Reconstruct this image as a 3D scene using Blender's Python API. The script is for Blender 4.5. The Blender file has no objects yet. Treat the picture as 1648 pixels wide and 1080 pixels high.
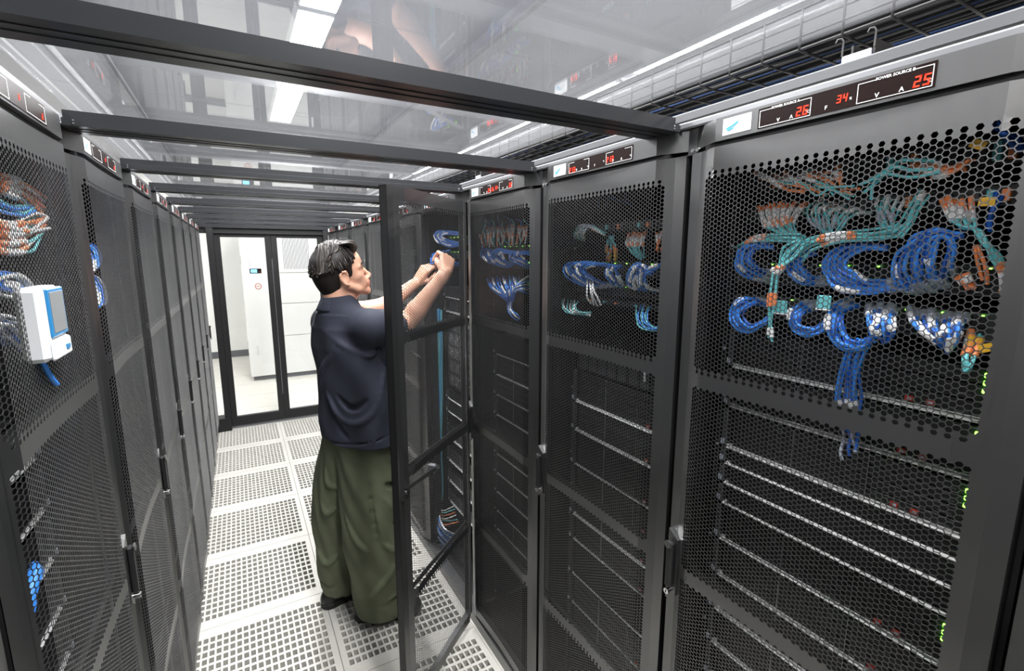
import bpy, math, random
import numpy as np
from mathutils import Vector, Matrix
D = bpy.data
SC = bpy.context.scene
COL = SC.collection
random.seed(7)

# ------------------------------------------------------------------ camera, world, light, exposure
CAM_H = 1.7925
cam = D.cameras.new('camera'); cam.sensor_width = 36; cam.lens = 773.6/1648*36; cam.clip_start = .02
camo = D.objects.new('camera', cam); COL.objects.link(camo); SC.camera = camo
camo.location = (0, 0, CAM_H)
camo.rotation_euler = (math.pi/2 - .1666, 0, -.5163)
w = D.worlds.new('world'); SC.world = w; w.use_nodes = True
w.node_tree.nodes['Background'].inputs[0].default_value = (.9, .95, 1, 1)
w.node_tree.nodes['Background'].inputs[1].default_value = .3
SC.view_settings.view_transform = 'Standard'; SC.view_settings.look = 'None'
SC.view_settings.gamma = 1; SC.view_settings.use_curve_mapping = False
SC.view_settings.exposure = 1.82
SC.cycles.use_denoising = True
LAMP = 34.0            # radiance of the ceiling tubes

# ------------------------------------------------------------------ materials
MATS = {}
def mat(name, col, rough=.5, metal=0, emit=0, spec=.5, bump=0, bscale=200, var=0, vscale=30):
    if name in MATS: return MATS[name]
    m = D.materials.new(name); m.use_nodes = True; MATS[name] = m
    nt = m.node_tree; b = nt.nodes['Principled BSDF']
    c = (*col, 1)
    b.inputs['Base Color'].default_value = c; b.inputs['Roughness'].default_value = rough
    b.inputs['Metallic'].default_value = metal; b.inputs['Specular IOR Level'].default_value = spec
    if emit:
        b.inputs['Emission Color'].default_value = c; b.inputs['Emission Strength'].default_value = emit
    if var or bump:
        tc = nt.nodes.new('ShaderNodeTexCoord')
    if var:
        n = nt.nodes.new('ShaderNodeTexNoise'); n.inputs['Scale'].default_value = vscale; n.inputs['Detail'].default_value = 5
        nt.links.new(tc.outputs['Object'], n.inputs['Vector'])
        r = nt.nodes.new('ShaderNodeValToRGB')
        r.color_ramp.elements[0].position = .3; r.color_ramp.elements[1].position = .7
        r.color_ramp.elements[0].color = tuple(max(0, x*(1-var)) for x in col)+(1,)
        r.color_ramp.elements[1].color = tuple(min(1, x*(1+var)) for x in col)+(1,)
        nt.links.new(n.outputs['Fac'], r.inputs['Fac']); nt.links.new(r.outputs['Color'], b.inputs['Base Color'])
    if bump:
        n = nt.nodes.new('ShaderNodeTexNoise'); n.inputs['Scale'].default_value = bscale
        nt.links.new(tc.outputs['Object'], n.inputs['Vector'])
        bp = nt.nodes.new('ShaderNodeBump'); bp.inputs['Strength'].default_value = bump; bp.inputs['Distance'].default_value = .002
        nt.links.new(n.outputs['Fac'], bp.inputs['Height']); nt.links.new(bp.outputs['Normal'], b.inputs['Normal'])
    return m
M_COAT = mat('charcoal powder coat', (.011, .0112, .0118), .36, 0, spec=1, bump=.06, bscale=900, var=.12, vscale=14)
MATS['charcoal powder coat'].node_tree.nodes['Principled BSDF'].inputs['IOR'].default_value = 1.9
M_BLACK = mat('black steel', (.012, .012, .013), .45)
M_INNER = mat('black cabinet interior', (.010, .010, .011), .6)
M_BEAM = mat('anodised black aluminium', (.030, .031, .034), .33, .2)
M_ALU = mat('brushed aluminium', (.34, .345, .36), .34, .8)
M_ALUD = mat('grey aluminium rail', (.17, .172, .18), .4, .6)
M_CHROME = mat('bright metal', (.80, .80, .80), .2, 1)
M_SERVER = mat('server bezel black', (.014, .014, .015), .42)
M_SWITCH = mat('network switch grey', (.045, .047, .05), .45)
M_LIP = mat('silver bezel trim', (.90, .90, .90), .35, .35)
M_FLOOR = mat('cream perforated floor panel', (.56, .545, .50), .5, var=.04, vscale=9)
M_UNDER = mat('subfloor damper grey', (.16, .165, .15), .7)
M_WHITE = mat('white plastic', (.80, .81, .83), .35)
M_PANEL = mat('white cooling unit paint', (.70, .70, .69), .42)
M_WALL = mat('off-white wall paint', (.80, .80, .785), .7, var=.02, vscale=3)
M_CEIL = mat('white ceiling panel', (.37, .38, .41), .55, var=.03, vscale=2)
M_CEILG = mat('grey deck and reflection band', (.30, .31, .34), .5, .1, var=.06, vscale=2)
M_TRIM = mat('dark ceiling trim', (.16, .16, .17), .4)
M_GREY = mat('dark grey skirting', (.10, .105, .115), .6)
M_WIRE = mat('dark galvanised wire', (.012, .012, .013), .5)
M_TUBE = mat('lit fluorescent tube', (1, .985, .97), .5, emit=LAMP)
M_FIX = mat('white lamp housing', (.85, .86, .88), .35)
M_BLUE = mat('blue cable jacket', (.045, .27, .85), .42)
M_BLUE2 = mat('deep blue cable jacket', (.015, .11, .50), .38)
M_TEAL = mat('aqua fibre jacket', (.17, .62, .66), .42)
M_PALE = mat('clear grey plug boot', (.42, .46, .54), .35)
M_TAG = mat('white cable marker', (.92, .92, .92), .5)
M_ORANGE = mat('orange cable marker', (.95, .30, .11), .5)
M_YELLOW = mat('yellow cable flag', (.85, .48, .04), .45)
M_LEDG = mat('lit green indicator', (.20, 1, .05), .4, emit=3)
M_LEDB = mat('lit blue indicator', (.05, .30, 1), .4, emit=1.5)
M_LEDR = mat('lit red digits', (1, .030, .008), .4, emit=.55)
M_DISP = mat('dark display window', (.012, .005, .004), .35, spec=.15)
M_INK = mat('white printed lettering', (.85, .85, .85), .5)
M_SWOOSH = mat('light blue emblem', (.05, .42, .72), .5)
M_GLYPH = mat('pale grey print', (.62, .62, .62), .5)
M_RED = mat('red release latch', (.35, .03, .02), .5)
M_RUBBER = mat('black rubber', (.012, .012, .012), .6)
M_TBLUE = mat('blue screen surround', (.03, .22, .48), .3)
M_TGREY = mat('grey liquid crystal screen', (.22, .23, .235), .25)

def glass_mat(name, tint, ior, rough=0.0, dust=0):
    m = D.materials.new(name); m.use_nodes = True; nt = m.node_tree; nt.nodes.clear()
    o = nt.nodes.new('ShaderNodeOutputMaterial'); mx = nt.nodes.new('ShaderNodeMixShader')
    t = nt.nodes.new('ShaderNodeBsdfTransparent'); t.inputs[0].default_value = (*tint, 1)
    g = nt.nodes.new('ShaderNodeBsdfGlossy'); g.inputs['Roughness'].default_value = rough
    lw = nt.nodes.new('ShaderNodeLayerWeight'); lw.inputs['Blend'].default_value = .5
    pw = nt.nodes.new('ShaderNodeMath'); pw.operation = 'POWER'; pw.inputs[1].default_value = 4.5
    f = nt.nodes.new('ShaderNodeMath'); f.operation = 'MULTIPLY_ADD'; f.inputs[1].default_value = 1-ior; f.inputs[2].default_value = ior
    nt.links.new(lw.outputs['Facing'], pw.inputs[0]); nt.links.new(pw.outputs[0], f.inputs[0]); nt.links.new(f.outputs[0], mx.inputs[0]); nt.links.new(t.outputs[0], mx.inputs[1]); nt.links.new(g.outputs[0], mx.inputs[2])
    out = mx.outputs[0]
    if dust:
        df = nt.nodes.new('ShaderNodeBsdfTranslucent'); df.inputs[0].default_value = (.8, .82, .9, 1)
        mx2 = nt.nodes.new('ShaderNodeMixShader'); tc = nt.nodes.new('ShaderNodeTexCoord')
        n = nt.nodes.new('ShaderNodeTexNoise'); n.inputs['Scale'].default_value = 3; n.inputs['Detail'].default_value = 6
        nt.links.new(tc.outputs['Object'], n.inputs['Vector'])
        ml = nt.nodes.new('ShaderNodeMath'); ml.operation = 'MULTIPLY'; ml.inputs[1].default_value = dust
        nt.links.new(n.outputs['Fac'], ml.inputs[0]); nt.links.new(ml.outputs[0], mx2.inputs[0])
        nt.links.new(out, mx2.inputs[1]); nt.links.new(df.outputs[0], mx2.inputs[2]); out = mx2.outputs[0]
    nt.links.new(out, o.inputs[0]); return m
M_ROOF = glass_mat('clear roof sheet', (.97, .98, .99), .055, .008, .02)
M_GLASS = glass_mat('door glass', (.98, .99, .99), .03)

# ------------------------------------------------------------------ mesh helpers
class MB:
    def __init__(s): s.v = []; s.f = []; s.m = []; s.mats = []; s.sm = []
    def mi(s, m):
        if m not in s.mats: s.mats.append(m)
        return s.mats.index(m)
    def add(s, vs, fs, m, smooth=False):
        b = len(s.v); s.v += [tuple(v) for v in vs]; k = s.mi(m)
        for f in fs: s.f.append([i+b for i in f]); s.m.append(k); s.sm.append(smooth)
        return s
    def box(s, a, b, m, bev=0):
        x0, y0, z0 = [min(a[i], b[i]) for i in range(3)]; x1, y1, z1 = [max(a[i], b[i]) for i in range(3)]
        if bev:
            e = min(bev, (x1-x0)/2.01, (y1-y0)/2.01, (z1-z0)/2.01); vs = []; 
            for X, sx in ((x0, 1), (x1, -1)):
                for Y, sy in ((y0, 1), (y1, -1)):
                    for Z, sz in ((z0, 1), (z1, -1)):
                        vs += [(X, Y+sy*e, Z+sz*e), (X+sx*e, Y, Z+sz*e), (X+sx*e, Y+sy*e, Z)]
            I = lambda i, j, k, t: ((i*2+j)*2+k)*3+t
            fs = []
            for i in (0, 1):
                q = [I(i, 0, 0, 0), I(i, 0, 1, 0), I(i, 1, 1, 0), I(i, 1, 0, 0)]; fs.append(q if i == 0 else q[::-1])
                q = [I(0, i, 0, 1), I(1, i, 0, 1), I(1, i, 1, 1), I(0, i, 1, 1)]; fs.append(q if i == 0 else q[::-1])
                q = [I(0, 0, i, 2), I(0, 1, i, 2), I(1, 1, i, 2), I(1, 0, i, 2)]; fs.append(q if i == 0 else q[::-1])
            for i in (0, 1):
                for j in (0, 1):
                    q = [I(i, j, 0, 0), I(i, j, 0, 1), I(i, j, 1, 1), I(i, j, 1, 0)]; fs.append(q if (i+j) % 2 else q[::-1])
                    q = [I(i, 0, j, 0), I(i, 1, j, 0), I(i, 1, j, 2), I(i, 0, j, 2)]; fs.append(q if (i+j) % 2 else q[::-1])
                    q = [I(0, i, j, 1), I(0, i, j, 2), I(1, i, j, 2), I(1, i, j, 1)]; fs.append(q if (i+j) % 2 else q[::-1])
                    for k in (0, 1):
                        q = [I(i, j, k, 0), I(i, j, k, 1), I(i, j, k, 2)]; fs.append(q if (i+j+k) % 2 else q[::-1])
            return s.add(vs, fs, m)
        vs = [(x, y, z) for x in (x0, x1) for y in (y0, y1) for z in (z0, z1)]
        return s.add(vs, [[0, 1, 3, 2], [4, 6, 7, 5], [0, 4, 5, 1], [2, 3, 7, 6], [0, 2, 6, 4], [1, 5, 7, 3]], m)
    def prism(s, poly, lo, hi, m, axis='Z'):
        n = len(poly); P = []
        for h in (lo, hi):
            for a, b in poly: P.append({'Z': (a, b, h), 'X': (h, a, b), 'Y': (a, h, b)}[axis])
        fs = [[i, (i+1) % n, n+(i+1) % n, n+i] for i in range(n)] + [list(range(n))[::-1], list(range(n, 2*n))]
        return s.add(P, fs, m)
    def tube(s, pts, r, m, n=6, cap=True, up=(0, 0, 1)):
        P = [Vector(p) for p in pts]; R = r if isinstance(r, (list, tuple)) else [r]*len(P)
        vs = []; fs = []; prev = None
        for i, p in enumerate(P):
            t = (P[min(i+1, len(P)-1)]-P[max(i-1, 0)]); 
            if t.length < 1e-9: t = Vector((0, 0, 1))
            t.normalize()
            if prev is None:
                a = t.cross(Vector(up)); 
                if a.length < 1e-3: a = t.cross(Vector((1, 0, 0)))
            else:
                a = prev - t*prev.dot(t)
                if a.length < 1e-6: a = t.orthogonal()
            a.normalize(); prev = a; b = t.cross(a)
            for k in range(n):
                c = 2*math.pi*k/n; vs.append(p+(a*math.cos(c)+b*math.sin(c))*R[i])
        for i in range(len(P)-1):
            for k in range(n):
                fs.append([i*n+k, i*n+(k+1) % n, (i+1)*n+(k+1) % n, (i+1)*n+k])
        s.add(vs, fs, m, True)
        if cap: s.add(vs[:n], [list(range(n))[::-1]], m); s.add(vs[-n:], [list(range(n))], m)
        return s
    def data(s, name):
        me = D.meshes.new(name); me.from_pydata(s.v, [], s.f)
        for m in s.mats: me.materials.append(m)
        me.polygons.foreach_set('material_index', s.m); me.polygons.foreach_set('use_smooth', s.sm); me.update()
        return me
    def obj(s, name, parent=None, loc=None): return link(name, s.data(name), parent, loc)
def link(name, data, parent=None, loc=None):
    o = D.objects.new(name, data); COL.objects.link(o)
    if parent: o.parent = parent
    if loc: o.location = loc
    return o
def tag(o, label, cat, group=None, kind=None):
    o['label'] = label; o['category'] = cat
    if group: o['group'] = group
    if kind: o['kind'] = kind
    return o
def thing(name, label, cat, loc=(0, 0, 0), group=None):
    o = D.objects.new(name, None); COL.objects.link(o); o.location = loc; o.empty_display_size = .05
    return tag(o, label, cat, group)
def struct(o): o['kind'] = 'structure'; return o
def catmull(pts, n=4):
    P = [np.array(p, float) for p in pts]; P = [2*P[0]-P[1]]+P+[2*P[-1]-P[-2]]; out = []
    for i in range(1, len(P)-2):
        for k in range(n):
            t = k/n; a, b, c, d = P[i-1:i+3]
            out.append(.5*((2*b)+(-a+c)*t+(2*a-5*b+4*c-d)*t*t+(-a+3*b-3*c+d)*t**3))
    out.append(P[-2]); return out
ORD = ['topmost', 'second', 'third', 'fourth', 'fifth', 'sixth', 'seventh', 'eighth', 'ninth', 'tenth', 'eleventh', 'twelfth', 'thirteenth', 'fourteenth', 'fifteenth', 'sixteenth', 'seventeenth', 'eighteenth', 'nineteenth', 'twentieth']

# ------------------------------------------------------------------ room shell
ZC = 3.3
X0, X1, Y0, Y1 = -3.4, 5.2, -2.2, 9.72
struct(MB().box((X0, Y0, -.42), (X1, Y1, -.40), M_UNDER).obj('floor_slab'))
fl = MB()
fl.box((X0, Y0, -.035), (-.335, Y1, 0), M_FLOOR); fl.box((.865, Y0, -.035), (X1, Y1, 0), M_FLOOR)
fl.box((-.335, 5.64, -.035), (.865, Y1, 0), M_FLOOR); fl.box((-.335, Y0, -.035), (.865, .032, 0), M_FLOOR)
for k in range(7): # fine joints of the solid panels beyond the doors
    fl.box((-1.5+k*.62, 5.7, .0), (-1.497+k*.62, Y1, .0006), M_GREY)
for k in range(6): fl.box((-1.5, 6.26+k*.62, .0), (3, 6.263+k*.62, .0006), M_GREY)
struct(fl.obj('floor'))
def tile_mesh(tw, tl):
    NX, NY = 20, 11; px = .0275; py = .0458; hx = .0195; hy = .0315
    xs = [0]; mx = (tw-(NX-1)*px-hx)/2; my = (tl-(NY-1)*py-hy)/2
    for i in range(NX): xs += [mx+i*px, mx+i*px+hx]
    xs += [tw]; ys = [0]
    for j in range(NY): ys += [my+j*py, my+j*py+hy]
    ys += [tl]; b = MB(); V = []; F = []
    g = .0012; xs[0] = g; xs[-1] = tw-g; ys[0] = g; ys[-1] = tl-g
    nx, ny = len(xs), len(ys)
    for z in (0, -.030):
        for x in xs:
            for y in ys: V.append((x, y, z))
    I = lambda i, j, k: k*nx*ny+i*ny+j
    for i in range(nx-1):
        for j in range(ny-1):
            if i % 2 == 1 and j % 2 == 1:
                F += [[I(i, j, 0), I(i, j+1, 0), I(i, j+1, 1), I(i, j, 1)], [I(i+1, j+1, 0), I(i+1, j, 0), I(i+1, j, 1), I(i+1, j+1, 1)],
                      [I(i+1, j, 0), I(i, j, 0), I(i, j, 1), I(i+1, j, 1)], [I(i, j+1, 0), I(i+1, j+1, 0), I(i+1, j+1, 1), I(i, j+1, 1)]]
            else:
                F.append([I(i, j, 0), I(i+1, j, 0), I(i+1, j+1, 0), I(i, j+1, 0)])
                F.append([I(i, j, 1), I(i, j+1, 1), I(i+1, j+1, 1), I(i+1, j, 1)])
    b.add(V, F, M_FLOOR)
    for a, c in (((g, g), (tw-g, g)), ((tw-g, g), (tw-g, tl-g)), ((tw-g, tl-g), (g, tl-g)), ((g, tl-g), (g, g))):
        b.add([(*a, 0), (*c, 0), (*c, -.03), (*a, -.03)], [[0, 3, 2, 1]], M_FLOOR)
    return b.data('floor_tile')
tm = tile_mesh(.6, .623)
ROWN = ['nearest the glass doors', 'second from the glass doors', 'third from the glass doors', 'fourth from the glass doors', 'fifth from the glass doors', 'sixth from the glass doors', 'seventh from the glass doors', 'eighth from the glass doors', 'nearest the camera']
for side, xx in (('left', -.335), ('right', .265)):
    for k in range(9):
        o = link('floor_tile', tm, None, (xx, 5.637-.623*(k+1), 0))
        tag(o, 'cream perforated floor panel in %s column of aisle, %s' % (side, ROWN[k]), 'floor tile', 'perforated floor panels of the aisle', 'structure')
# damper blades under the holes
dm = MB()
for k in range(60): 
    y = .05+k*.094
    dm.add([(-.335, y, -.075), (.865, y, -.075), (.865, y+.075, -.11), (-.335, y+.075, -.11)], [[0, 1, 2, 3]], M_UNDER)
struct(dm.obj('floor_damper_blades'))

wl = lambda n, a, b, m=M_WALL: struct(MB().box(a, b, m).obj(n))
wl('wall_back', (X0, Y1, -.4), (X1, Y1+.1, ZC)); wl('wall_front', (X0, Y0-.1, -.4), (X1, Y0, ZC), M_GREY)
wl('wall_left', (X0-.1, Y0, -.4), (X0, Y1, ZC)); wl('wall_right', (X1, Y0, -.4), (X1+.1, Y1, ZC))
struct(MB().box((X0, Y1-.015, 0), (X1, Y1, .115), M_GREY).obj('baseboard_back'))
c = MB(); c.box((-.71, Y0, ZC), (1.62, Y1, ZC+.05), M_CEIL); c.box((1.62, Y0, ZC-.07), (2.90, Y1, ZC+.05), M_CEILG)  # grey band on the right partly paints reflections of the roof sheets
c.box((2.90, Y0, ZC), (X1, Y1, ZC+.05), M_CEIL); c.box((X0, Y0, ZC-.07), (-.71, Y1, ZC+.05), M_CEILG)
struct(c.obj('ceiling'))
t = MB()
for x, z in ((1.60, ZC-.075), (-.74, ZC-.075), (2.88, ZC-.03)):  # last pair draws the rail groove mirrored in the roof sheet
    t.box((x, Y0, z-.03), (x+.035, Y1, z), M_TRIM); t.box((x+.05, Y0, z-.01), (x+.062, Y1, z), M_ALU)
for x in (-1.0, -1.25, -1.55, -1.9, -2.3): t.box((x, Y0, ZC-.078), (x+.022, Y1, ZC-.07), M_FIX)
struct(t.obj('trim_1'))
# ceiling lamps
def lamp_mesh(wd, ln_=1.21):
    b = MB(); L = ln_
    b.prism([(-wd/2-.02, 0), (wd/2+.02, 0), (wd/2+.005, -.045), (-wd/2-.005, -.045)][::-1], 0, L, M_FIX, 'Y')
    return b.data('lamp_housing'), MB().add([(-wd/2, .02, -.047), (wd/2, .02, -.047), (wd/2, L-.02, -.047), (-wd/2, L-.02, -.047)], [[0, 3, 2, 1]], M_TUBE).data('lit_tube')
rows = [(.556, .20, 'above the centre of the aisle'), (2.93, .13, 'beyond the wire tray'), (-1.9, .16, 'over the left racks')]
YS = [-.876+1.43*i for i in range(7)]
for x, wd, nm in rows:
    hm, lm = lamp_mesh(wd, 1.38 if x == .556 else 1.21)
    for i, y in enumerate(YS):
        if (x == -1.9 and i % 2) or (x == .556 and i > 4): continue
        o = thing('ceiling_lamp', 'long white ceiling lamp %s, %s counted towards the doors' % (nm, 'first' if i == 0 else ORD[i]), 'lamp', (x, y, ZC - (.075 if x < 0 else 0)), 'ceiling lamps')
        link('lamp_housing', hm, o); link('lit_tube', lm, o)
# twin emergency light
o = thing('emergency_light', 'white twin-head emergency light on the ceiling above the clear roof', 'lamp', (.60, 2.02, ZC-.05))
MB().box((-.15, -.04, -.06), (.15, .04, 0), M_FIX, .008).obj('base', o)
for sx in (-.09, .09):
    b = MB(); b.tube([(sx, 0, -.06), (sx, .01, -.09)], .012, M_FIX, 8)
    b.tube([(sx, .0, -.09), (sx, .02, -.10), (sx, .06, -.13)], [.02, .05, .058], M_FIX, 16); b.tube([(sx, .06, -.13), (sx, .061, -.131)], .05, M_PALE, 16)
    b.obj('lamp_head', o)

# ------------------------------------------------------------------ server racks
HEX_S = .005485; CP = 1.5*HEX_S; RP = HEX_S*math.sqrt(3)
def dprof(y):
    pts = [(.008, .010), (.036, .014), (.080, .030), (.520, .030), (.564, .014), (.592, .010)]
    y = np.asarray(y, float); d = np.interp(y, [p[0] for p in pts], [p[1] for p in pts])
    return d - .006*np.clip(1-((y-.3)/.22)**2, 0, 1)
RAILS = [(1.500, 1.533), (1.012, 1.045), (.525, .558)]
def door_mesh(s):
    zb, zt = .085, 1.975
    NC = 61; cy = .3+(np.arange(NC)-(NC-1)/2)*CP; NR = int((zt-zb)/RP)
    cells_y = []; cells_z = []; hole = []
    for j in range(NC):
        for i in range(NR):
            z = zt-RP*(i+.5)-(RP/2 if j % 2 else 0)
            h = 0 < j < NC-1 and 0 < i < NR-1 and abs(z-(zt-RP)) > 0
            if i == 1 and j % 2: h = False
            for a, b in RAILS:
                ext = .004 if j % 2 else -.004
                if a-ext-.002 < z < b+ext+.002: h = False
            cells_y.append(cy[j]); cells_z.append(z); hole.append(h)
    cells_y = np.array(cells_y); cells_z = np.array(cells_z); hole = np.array(hole)
    an = np.arange(6)*math.pi/3; cc, ss = np.cos(an), np.sin(an); T = .0008
    def ring(yc, zc, r, back):
        y = yc[:, None]+cc*r; z = zc[:, None]+ss*r; d = dprof(y)-(T if back else 0)
        return np.stack([s*d, y, z], -1)
    hy, hz = cells_y[hole], cells_z[hole]; n = len(hy)
    V = np.concatenate([ring(hy, hz, HEX_S, 0), ring(hy, hz, HEX_S*.865, 0), ring(hy, hz, HEX_S, 1), ring(hy, hz, HEX_S*.865, 1)], 1).reshape(-1, 3)
    q = []
    for k in range(6):
        k2 = (k+1) % 6; q += [[k, k2, 6+k2, 6+k], [6+k, 6+k2, 18+k2, 18+k], [18+k, 18+k2, 12+k2, 12+k]]
    Q = (np.array(q)[None]+24*np.arange(n)[:, None, None]).reshape(-1, 4)
    sy, sz = cells_y[~hole], cells_z[~hole]; m = len(sy)
    V2 = np.concatenate([ring(sy, sz, HEX_S, 0), ring(sy, sz, HEX_S, 1)], 1).reshape(-1, 3)
    H = np.arange(6)[None]+12*np.arange(m)[:, None]+len(V); H2 = H[:, ::-1]+6
    # solid frame: stiles, head, foot
    b = MB()
    def strip(ya, yb, z0, z1, n=1, off=.0004):
        ys = [ya+(yb-ya)*k/n for k in range(n+1)]
        bps = [y for y in (.036, .080, .520, .564) if ya < y < yb]; ys = sorted(set(ys+bps))
        for y0_, y1_ in zip(ys[:-1], ys[1:]):
            a, c_ = float(dprof(y0_))-off, float(dprof(y1_))-off
            vs = [(s*(a-e), y0_, z) for e in (0, .0012) for z in (z0, z1)]+[(s*(c_-e), y1_, z) for e in (0, .0012) for z in (z0, z1)]
            b.add(vs, [[0, 4, 5, 1], [2, 3, 7, 6], [0, 1, 3, 2], [4, 6, 7, 5], [1, 5, 7, 3], [0, 2, 6, 4]], M_COAT)
    ya = float(cy[0]); yb = float(cy[-1])
    strip(.008, ya, .06, 2.011); strip(yb, .592, .06, 2.011)
    strip(ya, yb, zt-RP*.75, 2.011, 12); strip(ya, yb, .06, zt-RP*(NR), 12)
    for y in (.008, .592): # returns to the cabinet
        y2 = y+(.0015 if y < .3 else -.0015)
        b.box((s*.0095, y, .06), (s*-.018, y2, 2.011), M_BLACK)  # black instead of coat: shade of the door gap put into the colour
        b.box((s*-.018, y, .06), (s*-.0165, y+(.022 if y < .3 else -.022), 2.011), M_COAT)
    b.box((s*.010, .006, 2.0095), (s*-.018, .594, 2.011), M_COAT); b.box((s*.010, .006, .06), (s*-.018, .594, .0615), M_COAT)
    for a, c_ in RAILS: b.box((s*-.008, .02, a+.006), (s*-.004, .58, c_-.006), M_BLACK)
    V3 = np.array(b.v); nb = len(V)+len(V2)
    faces = [list(f) for f in Q]+[list(f) for f in H]+[list(f) for f in H2]+[[i+nb for i in f] for f in b.f]
    me = D.meshes.new('door')
    AV = np.concatenate([V, V2, V3]); nv = len(AV)
    me.vertices.add(nv); me.vertices.foreach_set('co', AV.ravel())
    ln = np.concatenate([np.full(len(Q), 4), np.full(2*m, 6), np.array([len(f) for f in b.f])])
    idx = np.concatenate([Q.ravel(), H.ravel(), H2.ravel(), np.array([i+nb for f in b.f for i in f])])
    me.loops.add(len(idx)); me.loops.foreach_set('vertex_index', idx)
    me.polygons.add(len(ln)); st = np.concatenate([[0], np.cumsum(ln)[:-1]])
    me.polygons.foreach_set('loop_start', st); 
    me.materials.append(M_COAT); me.materials.append(M_BLACK)
    mi = np.zeros(len(ln), int); mi[-len(b.f):] = [1 if b.mats[k] == M_BLACK else 0 for k in b.m]
    me.polygons.foreach_set('material_index', mi); me.polygons.foreach_set('use_smooth', np.zeros(len(ln), bool))
    me.update(calc_edges=True); me.validate(); return me
DOOR = {-1: door_mesh(-1), 1: door_mesh(1)}
def handle_mesh(s, open_=False):
    b = MB(); y0, y1 = .553, .582; f = lambda d: s*d
    # backplate with bevelled top, lever and lock
    b.prism([(y0, .955), (y1, .935), (y1, 1.125), (y0, 1.105)] if True else None, min(f(.012), f(.026)), max(f(.012), f(.026)), M_COAT, 'X')
    L = MB()
    if not open_:
        L.box((f(.026), y0+.006, .975), (f(.040), y1-.004, 1.098), M_BLACK, .004)
        L.tube([(f(.041), (y0+y1)/2+.001, 1.093), (f(.044), (y0+y1)/2+.001, 1.093)], .010, M_COAT, 12)
    else:
        L.add([(f(.026), y0+.006, .985), (f(.026), y1-.004, .985), (f(.040), y1-.004, .982), (f(.040), y0+.006, .982),
               (f(.150), y0+.006, 1.085), (f(.150), y1-.004, 1.085), (f(.158), y1-.004, 1.075), (f(.158), y0+.006, 1.075)],
              [[0, 1, 2, 3], [4, 7, 6, 5], [0, 4, 5, 1], [2, 6, 7, 3], [1, 5, 6, 2], [0, 3, 7, 4]], M_COAT)
        L.box((f(.115), y0+.003, 1.055), (f(.142), y0+.02, 1.085), M_ALU, .002)
    k = MB(); yc = (y0+y1)/2
    k.tube([(f(.026), yc, .966), (f(.030 if open_ else .042), yc, .966)], .0075, M_CHROME, 14); k.box((f(.042), yc-.001, .962), (f(.0428), yc+.001, .970), M_BLACK)
    return b.data('handle_plate'), L.data('lever'), k.data('lock')
HAND = {-1: handle_mesh(-1), 1: handle_mesh(1)}
HAND_OPEN = handle_mesh(-1, True)
def cabinet_mesh(s):
    b = MB(); f = lambda d: s*d
    for y in (0.0015, .5725):
        b.box((f(-.021), y, .055), (f(-.055), y+.026, 2.011), M_BLACK)  # posts coloured black to carry the shade between the doors
    for y in (.0015, .5955): b.box((f(-.03), y, .055), (f(-1.0), y+.003, 2.02), M_INNER)
    b.box((f(-.021), .0015, 2.012), (f(-1.0), .5985, 2.058), M_COAT); b.box((f(-.998), .0015, .05), (f(-1.0), .5985, 2.02), M_INNER)
    pd = .032 if s < 0 else -.012
    b.box((f(pd), .0015, .0), (f(-.98), .5985, .052), M_COAT)
    b.box((f(-.021), .03, .052), (f(-1.0), .57, .060), M_INNER)
    b.box((f(-.020), .0, 2.012), (f(.001), .012, 2.062), M_COAT); b.box((f(-.020), .588, 2.012), (f(.001), .6, 2.062), M_COAT)
    return b.data('cabinet')
def rail_mesh(s):
    b = MB(); f = lambda d: s*d
    for y in (.040, .548):
        b.box((f(-.096), y, .07), (f(-.099), y+.012, 2.0), M_INNER); b.box((f(-.096), y+(.0 if y < .3 else .011), .07), (f(-.15), y+(.001 if y < .3 else .012), 2.0), M_INNER)
        for k in range(38): b.box((f(-.0955), y+.003, .12+k*.0483), (f(-.0962), y+.009, .126+k*.0483), M_PALE if k % 5 == 0 else M_BLACK)
    return b.data('mounting_rail')
def header_mesh(s):
    b = MB(); f = lambda d: s*d
    P = [(f(0), .012), (f(.030), .080), (f(.030), .520), (f(0), .588)]
    if s > 0: P = P[::-1]
    b.prism(P, 2.021, 2.066, M_COAT, 'Z')
    b.box((f(0), .012, 2.021), (f(-.020), .588, 2.066), M_COAT)
    b.box((f(.020), .05, 2.0115), (f(-.016), .55, 2.0208), M_BLACK)
    for yy in (.597, .583): b.tube([(f(.001), yy, 2.020), (f(.006), yy, 2.020)], .0042, M_CHROME, 8)
    return b.data('header')
def badge_mesh(s):
    b = MB(); f = lambda d: s*d
    yc = .471 if s < 0 else .115
    b.box((f(.030), yc-.031, 2.028), (f(.0315), yc+.031, 2.060), M_INK, .0006); return b.data('badge'), yc
def P2(s, yc, u, z, d): return (s*d, yc+(-u if s < 0 else u), z)
def emblem_mesh(s, yc):
    b = MB(); d = .0320
    def band(pts, m):
        n = len(pts); vs = [P2(s, yc, u, z+h, d) for u, z, h in pts]+[P2(s, yc, u, z-h, d) for u, z, h in pts]
        b.add(vs, [[i, i+1, n+i+1, n+i] for i in range(n-1)], m)
    band([(-.024, 2.040, .0002), (-.018, 2.0415, .0016), (-.010, 2.0440, .0011), (-.001, 2.0475, .0022), (.006, 2.0502, .0004)], M_SWOOSH)
    band([(-.022, 2.0385, .0004), (-.016, 2.0375, .0020), (-.008, 2.0395, .0012), (0, 2.0440, .0003)], M_SWOOSH)
    for u in (.012, .019):
        for z in (2.039, 2.046): b.box(P2(s, yc, u, z, d-.0001), P2(s, yc, u+.0012, z+.004, d+.0003), M_GLYPH)
    b.box(P2(s, yc, .0095, 2.038, d-.0001), P2(s, yc, .0099, 2.051, d+.0002), M_GLYPH)
    return b.data('emblem')
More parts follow.
